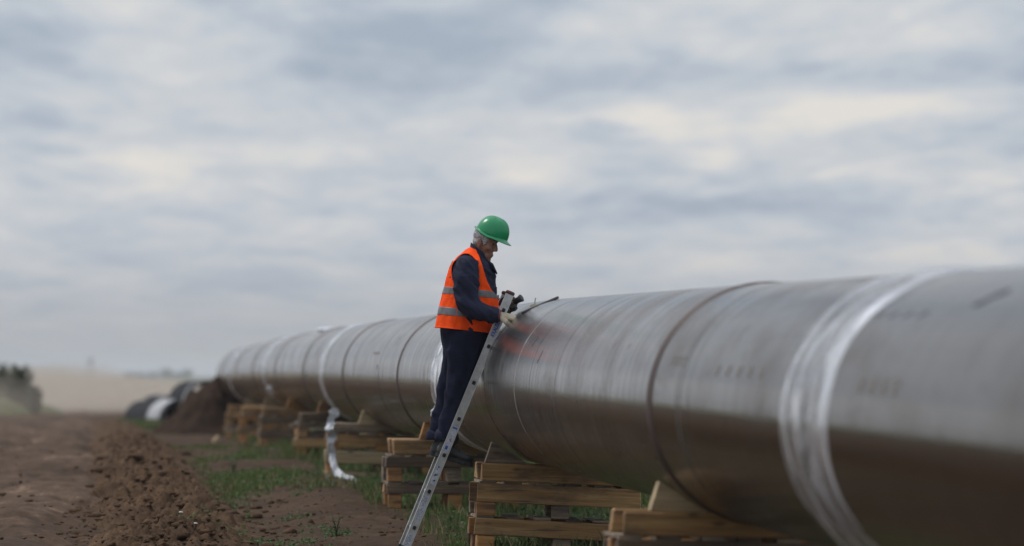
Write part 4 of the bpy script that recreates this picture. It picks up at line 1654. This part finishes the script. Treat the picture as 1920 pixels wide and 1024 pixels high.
def jacket():
    mb = MB()
    mb.rings([torso_ring(p, 0, 36) for p in (463, 467, 472, 480, 492, 510, 532, 555, 580, 602, 622)])
    mb.ellipsoid(mp(877, 498, -.150), (.074, .070, .074))
    mb.ellipsoid(mp(882, 498, .155), (.080, .075, .080))
    for pts, rad in (SLEEVE_NEAR, SLEEVE_FAR):
        mb.tube(pts, rad, 20)
    me = remesh(mb, .0095, 5, cloth_fold(3, 9, 7, 15, .017, (.9, 0)))
    j = put('jacket', me, M['navy2'], person)
    # stand-up collar and open lapel at the throat
    mb = MB()
    rs = []
    for q, (dz, gr) in enumerate(((9, .016), (2, .012), (-4, .008), (-4, .003), (2, .004))):
        ring = []
        for k in range(28):
            th = 2 * math.pi * k / 28
            a, b = 14 + gr / PXM, .062 + gr
            px = 899 + a * math.cos(th)
            ring.append(mp(px, 472 + dz + (px - 899) * .85, b * math.sin(th)))
        rs.append(ring)
    mb.rings(rs, True, False)
    mb.build('collar', M['navy2'], j, True)
    for s in (-1, 1):
        mb = MB()
        mb.capsule([mp(914, 490, s * .055), mp(922, 497, s * .045), mp(929, 509, s * .03)], [(.010, .035), (.014, .04), (.008, .03)], 12)
        mb.build('lapel', M['navy2'], j, True)
    # cuff of the near sleeve
    mb = MB()
    p0, p1 = SLEEVE_NEAR[0][-2], SLEEVE_NEAR[0][-1]
    d = (p1 - p0).normalized()
    mb.tube([p1 - d * .05, p1 - d * .045, p1 + d * .006, p1 + d * .008], [.049, .0525, .050, .043], 20)
    mb.build('cuff', M['navy2'], j, True)
    mb = MB()
    mb.tube([p1 + d * .004, p1 + d * .012, p1 + d * .020], [.044, .0455, .042], 20)
    mb.build('cuff_lining', plain('maroon_lining', (.16, .05, .055), .9), j, True)


def trousers():
    mb = MB()
    mb.rings([torso_ring(p, -.004, 30) for p in (596, 612, 624)] + [[mp(870 + 40 * math.cos(t), 650, .178 * math.sin(t)) for t in [2 * math.pi * k / 30 for k in range(30)]]] + [[mp(866 + 30 * math.cos(t), 672, .150 * math.sin(t)) for t in [2 * math.pi * k / 30 for k in range(30)]]])
    for pts, rad in ((LEG_N, [.125, .118, .100, .088, .080, .074, .070]), (LEG_F, [.125, .115, .098, .086, .078, .072, .068])):
        p2 = pts + [pts[-1] + Vector((-.012, 0, -.03))]
        mb.tube(p2, [(r, r * .9) for r in rad] + [(.069, .062)], 20)
    me = remesh(mb, .0095, 5, cloth_fold(13, 11, 11, 6, .014, (.5, 0)))
    o = put('trousers', me, M['navy'], person)
    for pts, nm in ((LEG_N, 'hem'), (LEG_F, 'hem')):
        p = pts[-1] + Vector((-.012, 0, -.03))
        mb = MB()
        mb.tube([p + Vector((.006, 0, .045)), p + Vector((.005, 0, .043)), p + Vector((0, 0, .0)), p + Vector((0, 0, -.006))], [(.066, .06), (.074, .068), (.075, .068), (.066, .06)], 20)
        mb.build(nm, M['navy2'], o, True)


def vest():
    """open-fronted hi-vis waistcoat: a shell over the jacket with arm holes and a V neck cut out"""
    n, rows = 240, 180
    pys = np.linspace(461.5, 613.5, rows)
    rings = [torso_ring(p, .017, n) for p in pys]

    def cut(q):
        px, py = 960 + q.x / PXM, 706 - (q.z - CZ) / PXM
        side = abs(q.y - MY)
        if side > .085:
            c = (872 if q.y < MY else 880)
            if ((px - c) / 25.0) ** 2 + ((py - 511) / 34.0) ** 2 < 1:
                return True
        fe = np.interp(py, [455, 466, 480, 500, 520, 540, 552], [884, 891, 898, 905, 911, 918, 927])
        return py < 553 and px > fe

    vs = [p for r in rings for p in r]
    # hang of the cloth: gentle folds, deeper at the hem
    co = np.array([tuple(p) for p in vs])
    cen = np.array([np.mean(co[i * n:(i + 1) * n], axis=0) for i in range(rows)])
    nr = co - np.repeat(cen, n, axis=0)
    nr[:, 2] = 0
    nr /= np.linalg.norm(nr, axis=1, keepdims=True)
    ty = np.repeat(np.linspace(0, 1, rows), n)
    w = (.007 + .014 * ty) * vnoise(co[:, 0] * 13, (co[:, 1] - 41) * 9, co[:, 2] * 4, 77) + .005 * vnoise(co[:, 0] * 30, (co[:, 1] - 41) * 25, co[:, 2] * 18, 78)
    co2 = co + nr * w[:, None]
    keep = [not cut(p) for p in vs]

    def patch(name, r0, r1, lift, mat, parent, thick):
        mb = MB()
        mp_ = {}
        for i in range(r0, r1):
            for j in range(n):
                k = (j + 1) % n
                q = (i * n + j, i * n + k, (i + 1) * n + k, (i + 1) * n + j)
                if all(keep[x] for x in q):
                    f = []
                    for x in q:
                        if x not in mp_:
                            mp_[x] = len(mb.v)
                            mb.v.append(tuple(co2[x] + nr[x] * lift))
                        f.append(mp_[x])
                    mb.f.append(tuple(f))
        o = mb.build(name, mat, parent, True)
        s = o.modifiers.new('t', 'SOLIDIFY')
        s.thickness = thick
        s.offset = 1
        return o
    v = patch('vest', 0, rows - 1, 0, M['orange'], person, .003)

    def row(py):
        return int(round((py - 461.5) / (613.5 - 461.5) * (rows - 1)))
    for a, b in ((538, 551), (575, 590)):
        patch('reflective_band', row(a), row(b), .0036, M['band'], v, .0015)
    # small strip on the shoulder blade and a side seam
    mb = MB()
    c = mp(846, 497, -.13)
    mb.box(c, (.004, .03, .06), Matrix.Rotation(R(25), 3, 'Y'))
    mb.build('shoulder_tab', plain('pink_tab', (.62, .16, .12), .6), v)
    mb = MB()
    th_j = int(n * .70)
    pts = [Vector(co2[i * n + th_j] + nr[i * n + th_j] * .0045) for i in range(row(560), rows, 6)]
    mb.tube(pts, [.0022] * len(pts), 6)
    mb.build('seam', M['orange'], v, True)
    # hem binding
    mb = MB()
    pts = [Vector(co2[(rows - 1) * n + j] + nr[(rows - 1) * n + j] * .002) for j in range(n)] 
    pts.append(pts[0])
    mb.tube(pts, [.0045] * len(pts), 8, up=(0, 0, 1), cap=False)
    mb.build('hem', M['orange'], v, True)


def helmet():
    hm = MB()
    HT = Matrix.Rotation(R(-14), 3, 'Z') @ Matrix.Rotation(R(24), 3, 'Y')
    c0 = mp(921.5, 441)          # middle of the rim plane

    def hp(x, y, z):
        return c0 + HT @ Vector((x, y, z))
    n, m = 64, 22
    rs = []
    for i in range(m + 1):
        ph = (math.pi / 2) * i / m * .995
        ring = []
        for j in range(n):
            th = 2 * math.pi * j / n
            cr = math.cos(ph) ** .82
            x = .121 * cr * math.cos(th)
            y = .099 * cr * math.sin(th)
            z = .136 * math.sin(ph) ** .95
            k = 1.0
            # raised centre ridge and a step where the front shield begins
            rid = math.exp(-(y / .020) ** 4) * (0.5 + 0.5 * math.sin(ph))
            k += .035 * rid
            k += .022 * (1 / (1 + math.exp(-(x - .022) / .004))) * math.sin(2 * ph) ** .7 if 0 < ph < math.pi / 2 else 0
            ring.append(hp(x * k, y * k, z * k))
        rs.append(ring)
    hm.rings(rs, True, False)
    h = hm.build('helmet', M['green'], person, True)
    s = h.modifiers.new('t', 'SOLIDIFY')
    s.thickness = .003
    # rim with a peak in front and an upturned gutter behind
    mb = MB()
    rs = []
    for q, (out, dz) in enumerate(((.000, .012), (.003, .004), (.010, .000), (.014, -.003), (.012, -.007), (.001, -.006))):
        ring = []
        for j in range(n):
            th = 2 * math.pi * j / n
            cs = math.cos(th)
            peak = max(0, cs) ** 2.2
            back = max(0, -cs) ** 3
            e = out * (1 + 2.2 * peak + .3 * back)
            x = (.121 + e) * cs
            y = (.099 + e) * math.sin(th)
            z = dz - .010 * peak * (out / .014) + .016 * back * (out / .014) - .012 * (1 - abs(cs)) * 1.0
            ring.append(hp(x, y, z))
        rs.append(ring)
    mb.rings(rs + [rs[0]], True, False)
    mb.build('rim', M['green'], h, True)
    for k in range(3):
        for sg in (-1, 1):
            mb = MB()
            ph = R(72)
            x = -.022 + .016 * k - .006
            y = sg * .040
            z = .1262 - .004 * abs(k - 1.2)
            mb.ellipsoid(hp(x, y, z), (.0055, .0085, .004), HT @ Matrix.Rotation(sg * -.45, 3, 'X'), 10, 6)
            mb.build('vent', M['black'], h, True)
    # headband under the shell
    mb = MB()
    rs = [[hp((.100) * math.cos(2 * math.pi * j / 40), .082 * math.sin(2 * math.pi * j / 40), z) for j in range(40)] for z in (.02, -.012)]
    mb.rings(rs, True, False)
    mb.build('headband', M['black'], h, True)


def glove(name, wrist, fwd, palm_n, mat, cuff, side=1, curl=1.0):
    """gloved hand: fwd towards the knuckles, palm_n out of the palm; fingers curl towards the palm"""
    f = Vector(fwd).normalized()
    pn = Vector(palm_n)
    pn = (pn - f * pn.dot(f)).normalized()
    s = f.cross(pn) * side                    # towards the little finger
    mb = MB()
    w = Vector(wrist)
    K = 1.16
    P = lambda a, b, c: w + (f * a + pn * b + s * c) * K
    mb.capsule([P(.0, 0, 0), P(.035, 0, 0), P(.065, .001, 0), P(.092, .003, 0)], [(.031, .036), (.029, .047), (.027, .054), (.022, .053)], 16, up=s)
    for i, (c, ln) in enumerate(((-.034, .082), (-.0115, .090), (.0115, .084), (.033, .068))):
        b0 = P(.092, .002, c)
        a1, a2, a3 = .75 * curl, 1.75 * curl, 2.7 * curl
        p1 = b0 + (f * math.cos(a1) + pn * math.sin(a1)) * ln * K * .45
        p2 = p1 + (f * math.cos(a2) + pn * math.sin(a2)) * ln * K * .32
        p3 = p2 + (f * math.cos(a3) + pn * math.sin(a3)) * ln * K * .23
        mb.capsule([P(.075, .001, c), b0, p1, p2, p3], [.0135, .0150, .0142, .0135, .0120], 12)
    t0, t1, t2, t3 = P(.022, .006, -.030), P(.048, .022, -.052), P(.072, .040, -.050), P(.090, .052, -.036)
    mb.capsule([t0, t1, t2, t3], [.019, .0180, .0155, .0130], 12)

    def wr(co, no):
        return .0022 * vnoise(co[:, 0] * 60, co[:, 1] * 60, co[:, 2] * 60, 4)
    o = put(name, remesh(mb, .0036, 2, wr), mat, person)
    mb = MB()
    mb.tube([P(-.030, 0, 0), P(-.026, 0, 0), P(.004, 0, 0), P(.008, 0, 0)], [(.032, .036), (.036, .040), (.034, .039), (.029, .034)], 18, up=s)
    mb.build('glove_cuff', cuff, o, True)
    return o


def boots():
    for (hx, hy, dy, mat, lab) in ((816, 851, -.095, 'boot2', 0), (803.5, 850, .095, 'boot2', 1)):
        h = mp(hx, hy, dy)                     # back of the heel at the sole
        f = Vector((math.cos(R(-17)), 0, math.sin(R(-17))))
        u = Vector((math.sin(R(17)), 0, math.cos(R(17))))
        side = Vector((0, 1, 0))

        def fp(a, b, c=0):
            return h + f * a + u * b + side * c
        mb = MB()
        mb.capsule([fp(.045, .052), fp(.10, .050), fp(.16, .044), fp(.21, .040), fp(.245, .036)], [(.040, .038), (.040, .038), (.036, .044), (.032, .047), (.028, .040)], 16)
        mb.capsule([fp(.050, .05), fp(.068, .10), fp(.085, .155)], [(.050, .042), (.049, .044), (.052, .048)], 16)
        mb.ellipsoid(fp(.035, .045), (.036, .036, .040))
        o = put('boot', remesh(mb, .006, 3, lambda co, no: .0015 * vnoise(co[:, 0] * 50, co[:, 1] * 50, co[:, 2] * 50, 3)), M[mat], person)
        # sole with a heel step
        rs = []
        outline = [(0.0, .022), (.02, .034), (.06, .037), (.11, .034), (.17, .044), (.22, .045), (.26, .034), (.285, .012)]
        top = [fp(a, .016 + .004 * (a > .24), c) for a, c in outline] + [fp(a, .016 + .004 * (a > .24), -c) for a, c in reversed(outline)]
        bot = [fp(a, -.012 if a < .09 else (-.003 if a < .15 else -.010), c * .98) for a, c in outline] + [fp(a, -.012 if a < .09 else (-.003 if a < .15 else -.010), -c * .98) for a, c in reversed(outline)]
        mb = MB()
        mb.rings([bot, top])
        mb.build('sole', M['sole'], o)
        # dark toe cap
        mb = MB()
        mb.ellipsoid(fp(.225, .037), (.058, .0475, .034), Matrix.Rotation(R(17), 3, 'Y'), 18, 10)
        mb.build('toe_cap', M['boot'], o, True)
        for k in range(4):
            mb = MB()
            mb.tube([fp(.155 - .02 * k, .083 + .011 * k, -.028), fp(.158 - .02 * k, .092 + .011 * k, 0), fp(.155 - .02 * k, .083 + .011 * k, .028)], [.0035] * 3, 6, up=(1, 0, 0))
            mb.build('lace', M['black'], o, True)


body()
jacket()
trousers()
vest()
helmet()
boots()
glove('glove', SLEEVE_NEAR[0][-1] + Vector((.004, 0, .0)), (1, .12, -.16), (-.15, .25, -1), M['glove'], M['glove'], 1, .92)
glove('glove', SLEEVE_FAR[0][-1] + Vector((.0, 0, 0)), (1, -.2, .15), (.2, -1, -.3), M['glovedark'], M['glovedark'], -1, 1.0)


# ------------------------------------------------------------------ tools at the joint
def tools():
    # steel bar lying on the pipe beside the open joint
    a, b = at(978, 587, 40.50), at(1047, 557.5, 40.40)
    d = (b - a).normalized()
    mb = MB()
    mb.tube([a, a + d * .01, b - d * .01, b], [.009, .0105, .010, .009], 10)
    o = mb.build('steel_bar', M['rod'], None, True)
    tag(o, 'thin grey steel bar laid over the pipe from the gloved hand', 'steel bar')
    # pale chip of tape on the bar
    mb = MB()
    c = at(1000, 573, 40.62)
    mb.box(c, (.05, .012, .022), Matrix.Rotation(R(-25), 3, 'Y'))
    mb.box(c + Vector((.012, 0, .03)), (.010, .006, .05), Matrix.Rotation(R(10), 3, 'Y'))
    mb.box(c + Vector((-.004, -.007, .004)), (.012, .004, .012))
    tag(mb.build('tape_tag', plain('pale_tag', (.52, .49, .38), .7), None), 'small pale tag sticking up from the steel bar', 'tag')
    # black handled grinder resting past the ladder's top
    c = at(962, 568, 41.10)
    e = at(981, 557, 41.06)
    d = (e - c).normalized()
    t = thing('hand_tool', 'black hand tool with a stubby grip poking out right of the ladder top', 'tool', c)
    mb = MB()
    mb.tube([c + d * .014, c + d * .018, c + d * .050, c + d * .078, c + d * .082], [.019, .024, .022, .029, .022], 20)
    mb.build('grip', M['black'], t, True)
    mb = MB()
    mb.tube([c - d * .05, c - d * .04, c + d * .016], [.012, .014, .013], 14)
    mb.build('neck', M['rod'], t, True)
    mb = MB()
    mb.ellipsoid(c - d * .055 + Vector((0, 0, -.03)), (.020, .022, .034))
    mb.build('tool_head', M['black'], t, True)


tools()


# ------------------------------------------------------------------ far background
def leaf_crown(mb_pts, c, r, n, size, seed):
    rnd = np.random.default_rng(seed)
    q = rnd.normal(0, 1, (n, 3))
    q /= np.linalg.norm(q, axis=1, keepdims=True)
    lob = 1 + .35 * vnoise(q[:, 0] * 2 + seed, q[:, 1] * 2, q[:, 2] * 2, seed)
    rad = rnd.random(n) ** .4 * lob
    P = np.array(c) + q * rad[:, None] * np.array(r)
    u = rnd.normal(0, 1, (n, 3)); u /= np.linalg.norm(u, axis=1, keepdims=True)
    v = np.cross(u, rnd.normal(0, 1, (n, 3))); v /= np.linalg.norm(v, axis=1, keepdims=True)
    s = size * rnd.uniform(.6, 1.4, n)[:, None]
    co = np.stack([P - u * s, P - v * s * .6, P + u * s, P + v * s * .6], 1).reshape(-1, 3)
    f = (np.arange(n) * 4)[:, None] + np.array([[0, 1, 2, 3]])
    return co, f, np.repeat(rnd.random(n), 4)


def tree(name, px, Y, top_py, wpx, label, cat, group, seed, base_py=None):
    x = (px - 960) * Y / F
    z0 = float(base_z(Y)) if base_py is None else CZ + (706 - base_py) * Y / F
    z1 = CZ + (706 - top_py) * Y / F
    h = z1 - z0
    w = wpx * Y / F / 2
    t = thing(name, label, cat, (x, Y, z0), group=group)
    mb = MB()
    mb.tube([(x, Y, z0 - .3), (x + .02 * h, Y, z0 + h * .3), (x - .01 * h, Y, z0 + h * .75)], [h * .035, h * .025, h * .008], 8)
    for k in range(5):
        a = k * 1.26 + seed
        mb.tube([(x, Y, z0 + h * (.2 + .06 * k)), (x + w * .6 * math.cos(a), Y + w * .6 * math.sin(a), z0 + h * (.5 + .06 * k))], [h * .014, h * .005], 6)
    mb.build('trunk', M['bark'], t)
    co, f, tone = leaf_crown(None, (x, Y, z0 + h * .54), (w, w, h * .50), 1400, h * .045, seed)
    o = raw_mesh('crown', co, f, M['far_leaf'], False, {'tone': tone})
    o.parent = t
    o.matrix_parent_inverse = world_of(t).inverted()


for k, (px, top, w) in enumerate(((243, 697, 26), (262, 698, 22), (286, 697, 30), (312, 692, 30), (332, 699, 18), (350, 693, 28))):
    tree('far_tree', px, 2480 + 17 * k, top, w, ('leftmost', 'second', 'third', 'fourth and tallest', 'fifth and smallest', 'rightmost')[k] + ' hazy tree in the clump on the horizon left of the pipe', 'tree', 'hazy trees on the horizon', 200 + k)
tree('bush', 37, 206, 691, 44, 'tall dusty bush standing on the left bank', 'bush', 'dusty bushes on the left bank', 301)
tree('bush', 2, 212, 691, 46, 'dusty bush cut by the left picture edge', 'bush', 'dusty bushes on the left bank', 302)
tree('bush', 64, 205, 726, 34, 'low dusty bush at the right foot of the tall bush', 'bush', 'dusty bushes on the left bank', 303)

# grassy bank the bushes stand on
_th = np.linspace(0, 2 * np.pi, 48)
_r = np.linspace(0, 1, 16)
_RR, _TH = np.meshgrid(_r, _th)
_X = -18.7 + 2.4 * _RR * np.cos(_TH)
_Y = 210 + 16 * _RR * np.sin(_TH)
_Z = float(base_z(210)) - .3 + .85 * (1 - _RR ** 2) + .15 * fbm(_X * .6, _Y * .3, 0, 3, 5)
for _A in (_X, _Y, _Z):
    _A[-1] = _A[0]
_Z[:, 0] = _Z[:, 0].mean()
tag(grid_mesh('earth_bank', _X, _Y, _Z, bpy.data.materials['field_grass']), kind='structure')


def utility_pole():
    Y = 1500
    x = (170 - 960) * Y / F
    z0 = float(base_z(Y)) - .3
    z1 = CZ + (706 - 671) * Y / F
    t = thing('utility_pole', 'lone faint utility pole on the hazy horizon', 'utility pole', (x, Y, z0))
    mb = MB()
    mb.tube([(x, Y, z0), (x, Y, z1)], [.32, .24], 10)
    mb.build('post', M['pole'], t, True)
    mb = MB()
    mb.box((x, Y - .3, z1 - .8), (2.0, .2, .22))
    mb.build('crossarm', M['pole'], t)
    for s in (-.8, 0, .8):
        mb = MB()
        mb.tube([(x + s, Y - .3, z1 - .7), (x + s, Y - .3, z1 - .35)], [.09, .07], 8)
        mb.build('insulator', M['pole'], t)


utility_pole()


def far_car():
    Y = 560.0
    x = (168 - 960) * Y / F
    zg = float(base_z(Y)) + .08
    t = thing('car', 'pale car driving away in the dust on the far road', 'car', (x, Y, zg))

    def ring(y, w, zb, zt, n=20):
        return [(x + w / 2 * math.copysign(abs(math.cos(a)) ** .35, math.cos(a)), Y + y, zg + (zb + zt) / 2 + (zt - zb) / 2 * math.copysign(abs(math.sin(a)) ** .35, math.sin(a))) for a in [2 * math.pi * k / n for k in range(n)]]
    mb = MB()
    mb.rings([ring(-2.05, 1.5, .40, .80), ring(-1.95, 1.7, .25, .95), ring(-1.2, 1.76, .22, 1.0), ring(1.0, 1.76, .22, .95), ring(1.9, 1.7, .25, .80), ring(2.05, 1.5, .38, .68)])
    mb.build('body', M['carpaint'], t, True)
    mb = MB()
    mb.rings([ring(-1.6, 1.45, .90, 1.02), ring(-1.1, 1.38, .9, 1.42), ring(.1, 1.36, .9, 1.46), ring(1.0, 1.45, .9, 1.0)])
    mb.build('cabin', M['carpaint'], t, True)
    mb = MB()
    mb.box((x, Y - 1.42, zg + 1.2), (1.18, .03, .34), Matrix.Rotation(R(-40), 3, 'X'))
    mb.build('rear_window', M['glass'], t)
    for sx in (-1, 1):
        for sy in (-1.25, 1.3):
            mb = MB()
            mb.tube([(x + sx * .62, Y + sy, zg + .31), (x + sx * .86, Y + sy, zg + .31)], [.31, .31], 20, up=(0, 0, 1))
            mb.build('wheel', M['tyre'], t)
        mb = MB()
        mb.box((x + sx * .68, Y - 2.0, zg + .75), (.2, .08, .16))
        mb.build('tail_light', M['redprint'], t)


far_car()


# ------------------------------------------------------------------ dust and haze
def volume_mat(name, col, density, aniso=0.0):
    m = bpy.data.materials.new(name)
    m.use_nodes = True
    t = NT(m.node_tree)
    out = t.n('ShaderNodeOutputMaterial')
    v = t.n('ShaderNodeVolumePrincipled')
    v.inputs['Color'].default_value = (*col, 1)
    v.inputs['Density'].default_value = density
    v.inputs['Anisotropy'].default_value = aniso
    t.l(v.outputs[0], out.inputs['Volume'])
    return m


def dust():
    mat = volume_mat('road_dust', (0.70, 0.62, 0.53), 0.0068)
    rnd = random.Random(11)
    puffs = [(115, 764, 265, 6.5, 95, .80), (260, 748, 620, 20, 240, .9), (60, 750, 380, 9, 190, 1.3), (150, 752, 430, 9, 200, 1.2)]
    for k in range(12):
        Y = rnd.uniform(230, 520)
        puffs.append((rnd.gauss(75, 75), 742, Y, rnd.uniform(2.5, 7), rnd.uniform(30, 70), rnd.uniform(.8, 2.1) * (Y / 350)))
    for (px, py, Y, rx, ry, rz) in puffs:
        mb = MB()
        c = at(px, py, Y)
        c.z = max(c.z, float(base_z(Y)) + .35)
        mb.ellipsoid(c, (rx, ry, rz), None, 24, 14)
        tag(mb.build('dust_cloud', mat, None, True), kind='stuff')


dust()
mb = MB()
mb.box((0, 3200, 3.0), (15600, 12400, 34.0))
hz = mb.build('haze', volume_mat('haze', (0.86, 0.90, 0.97), 0.00016), None)
tag(hz, kind='stuff')
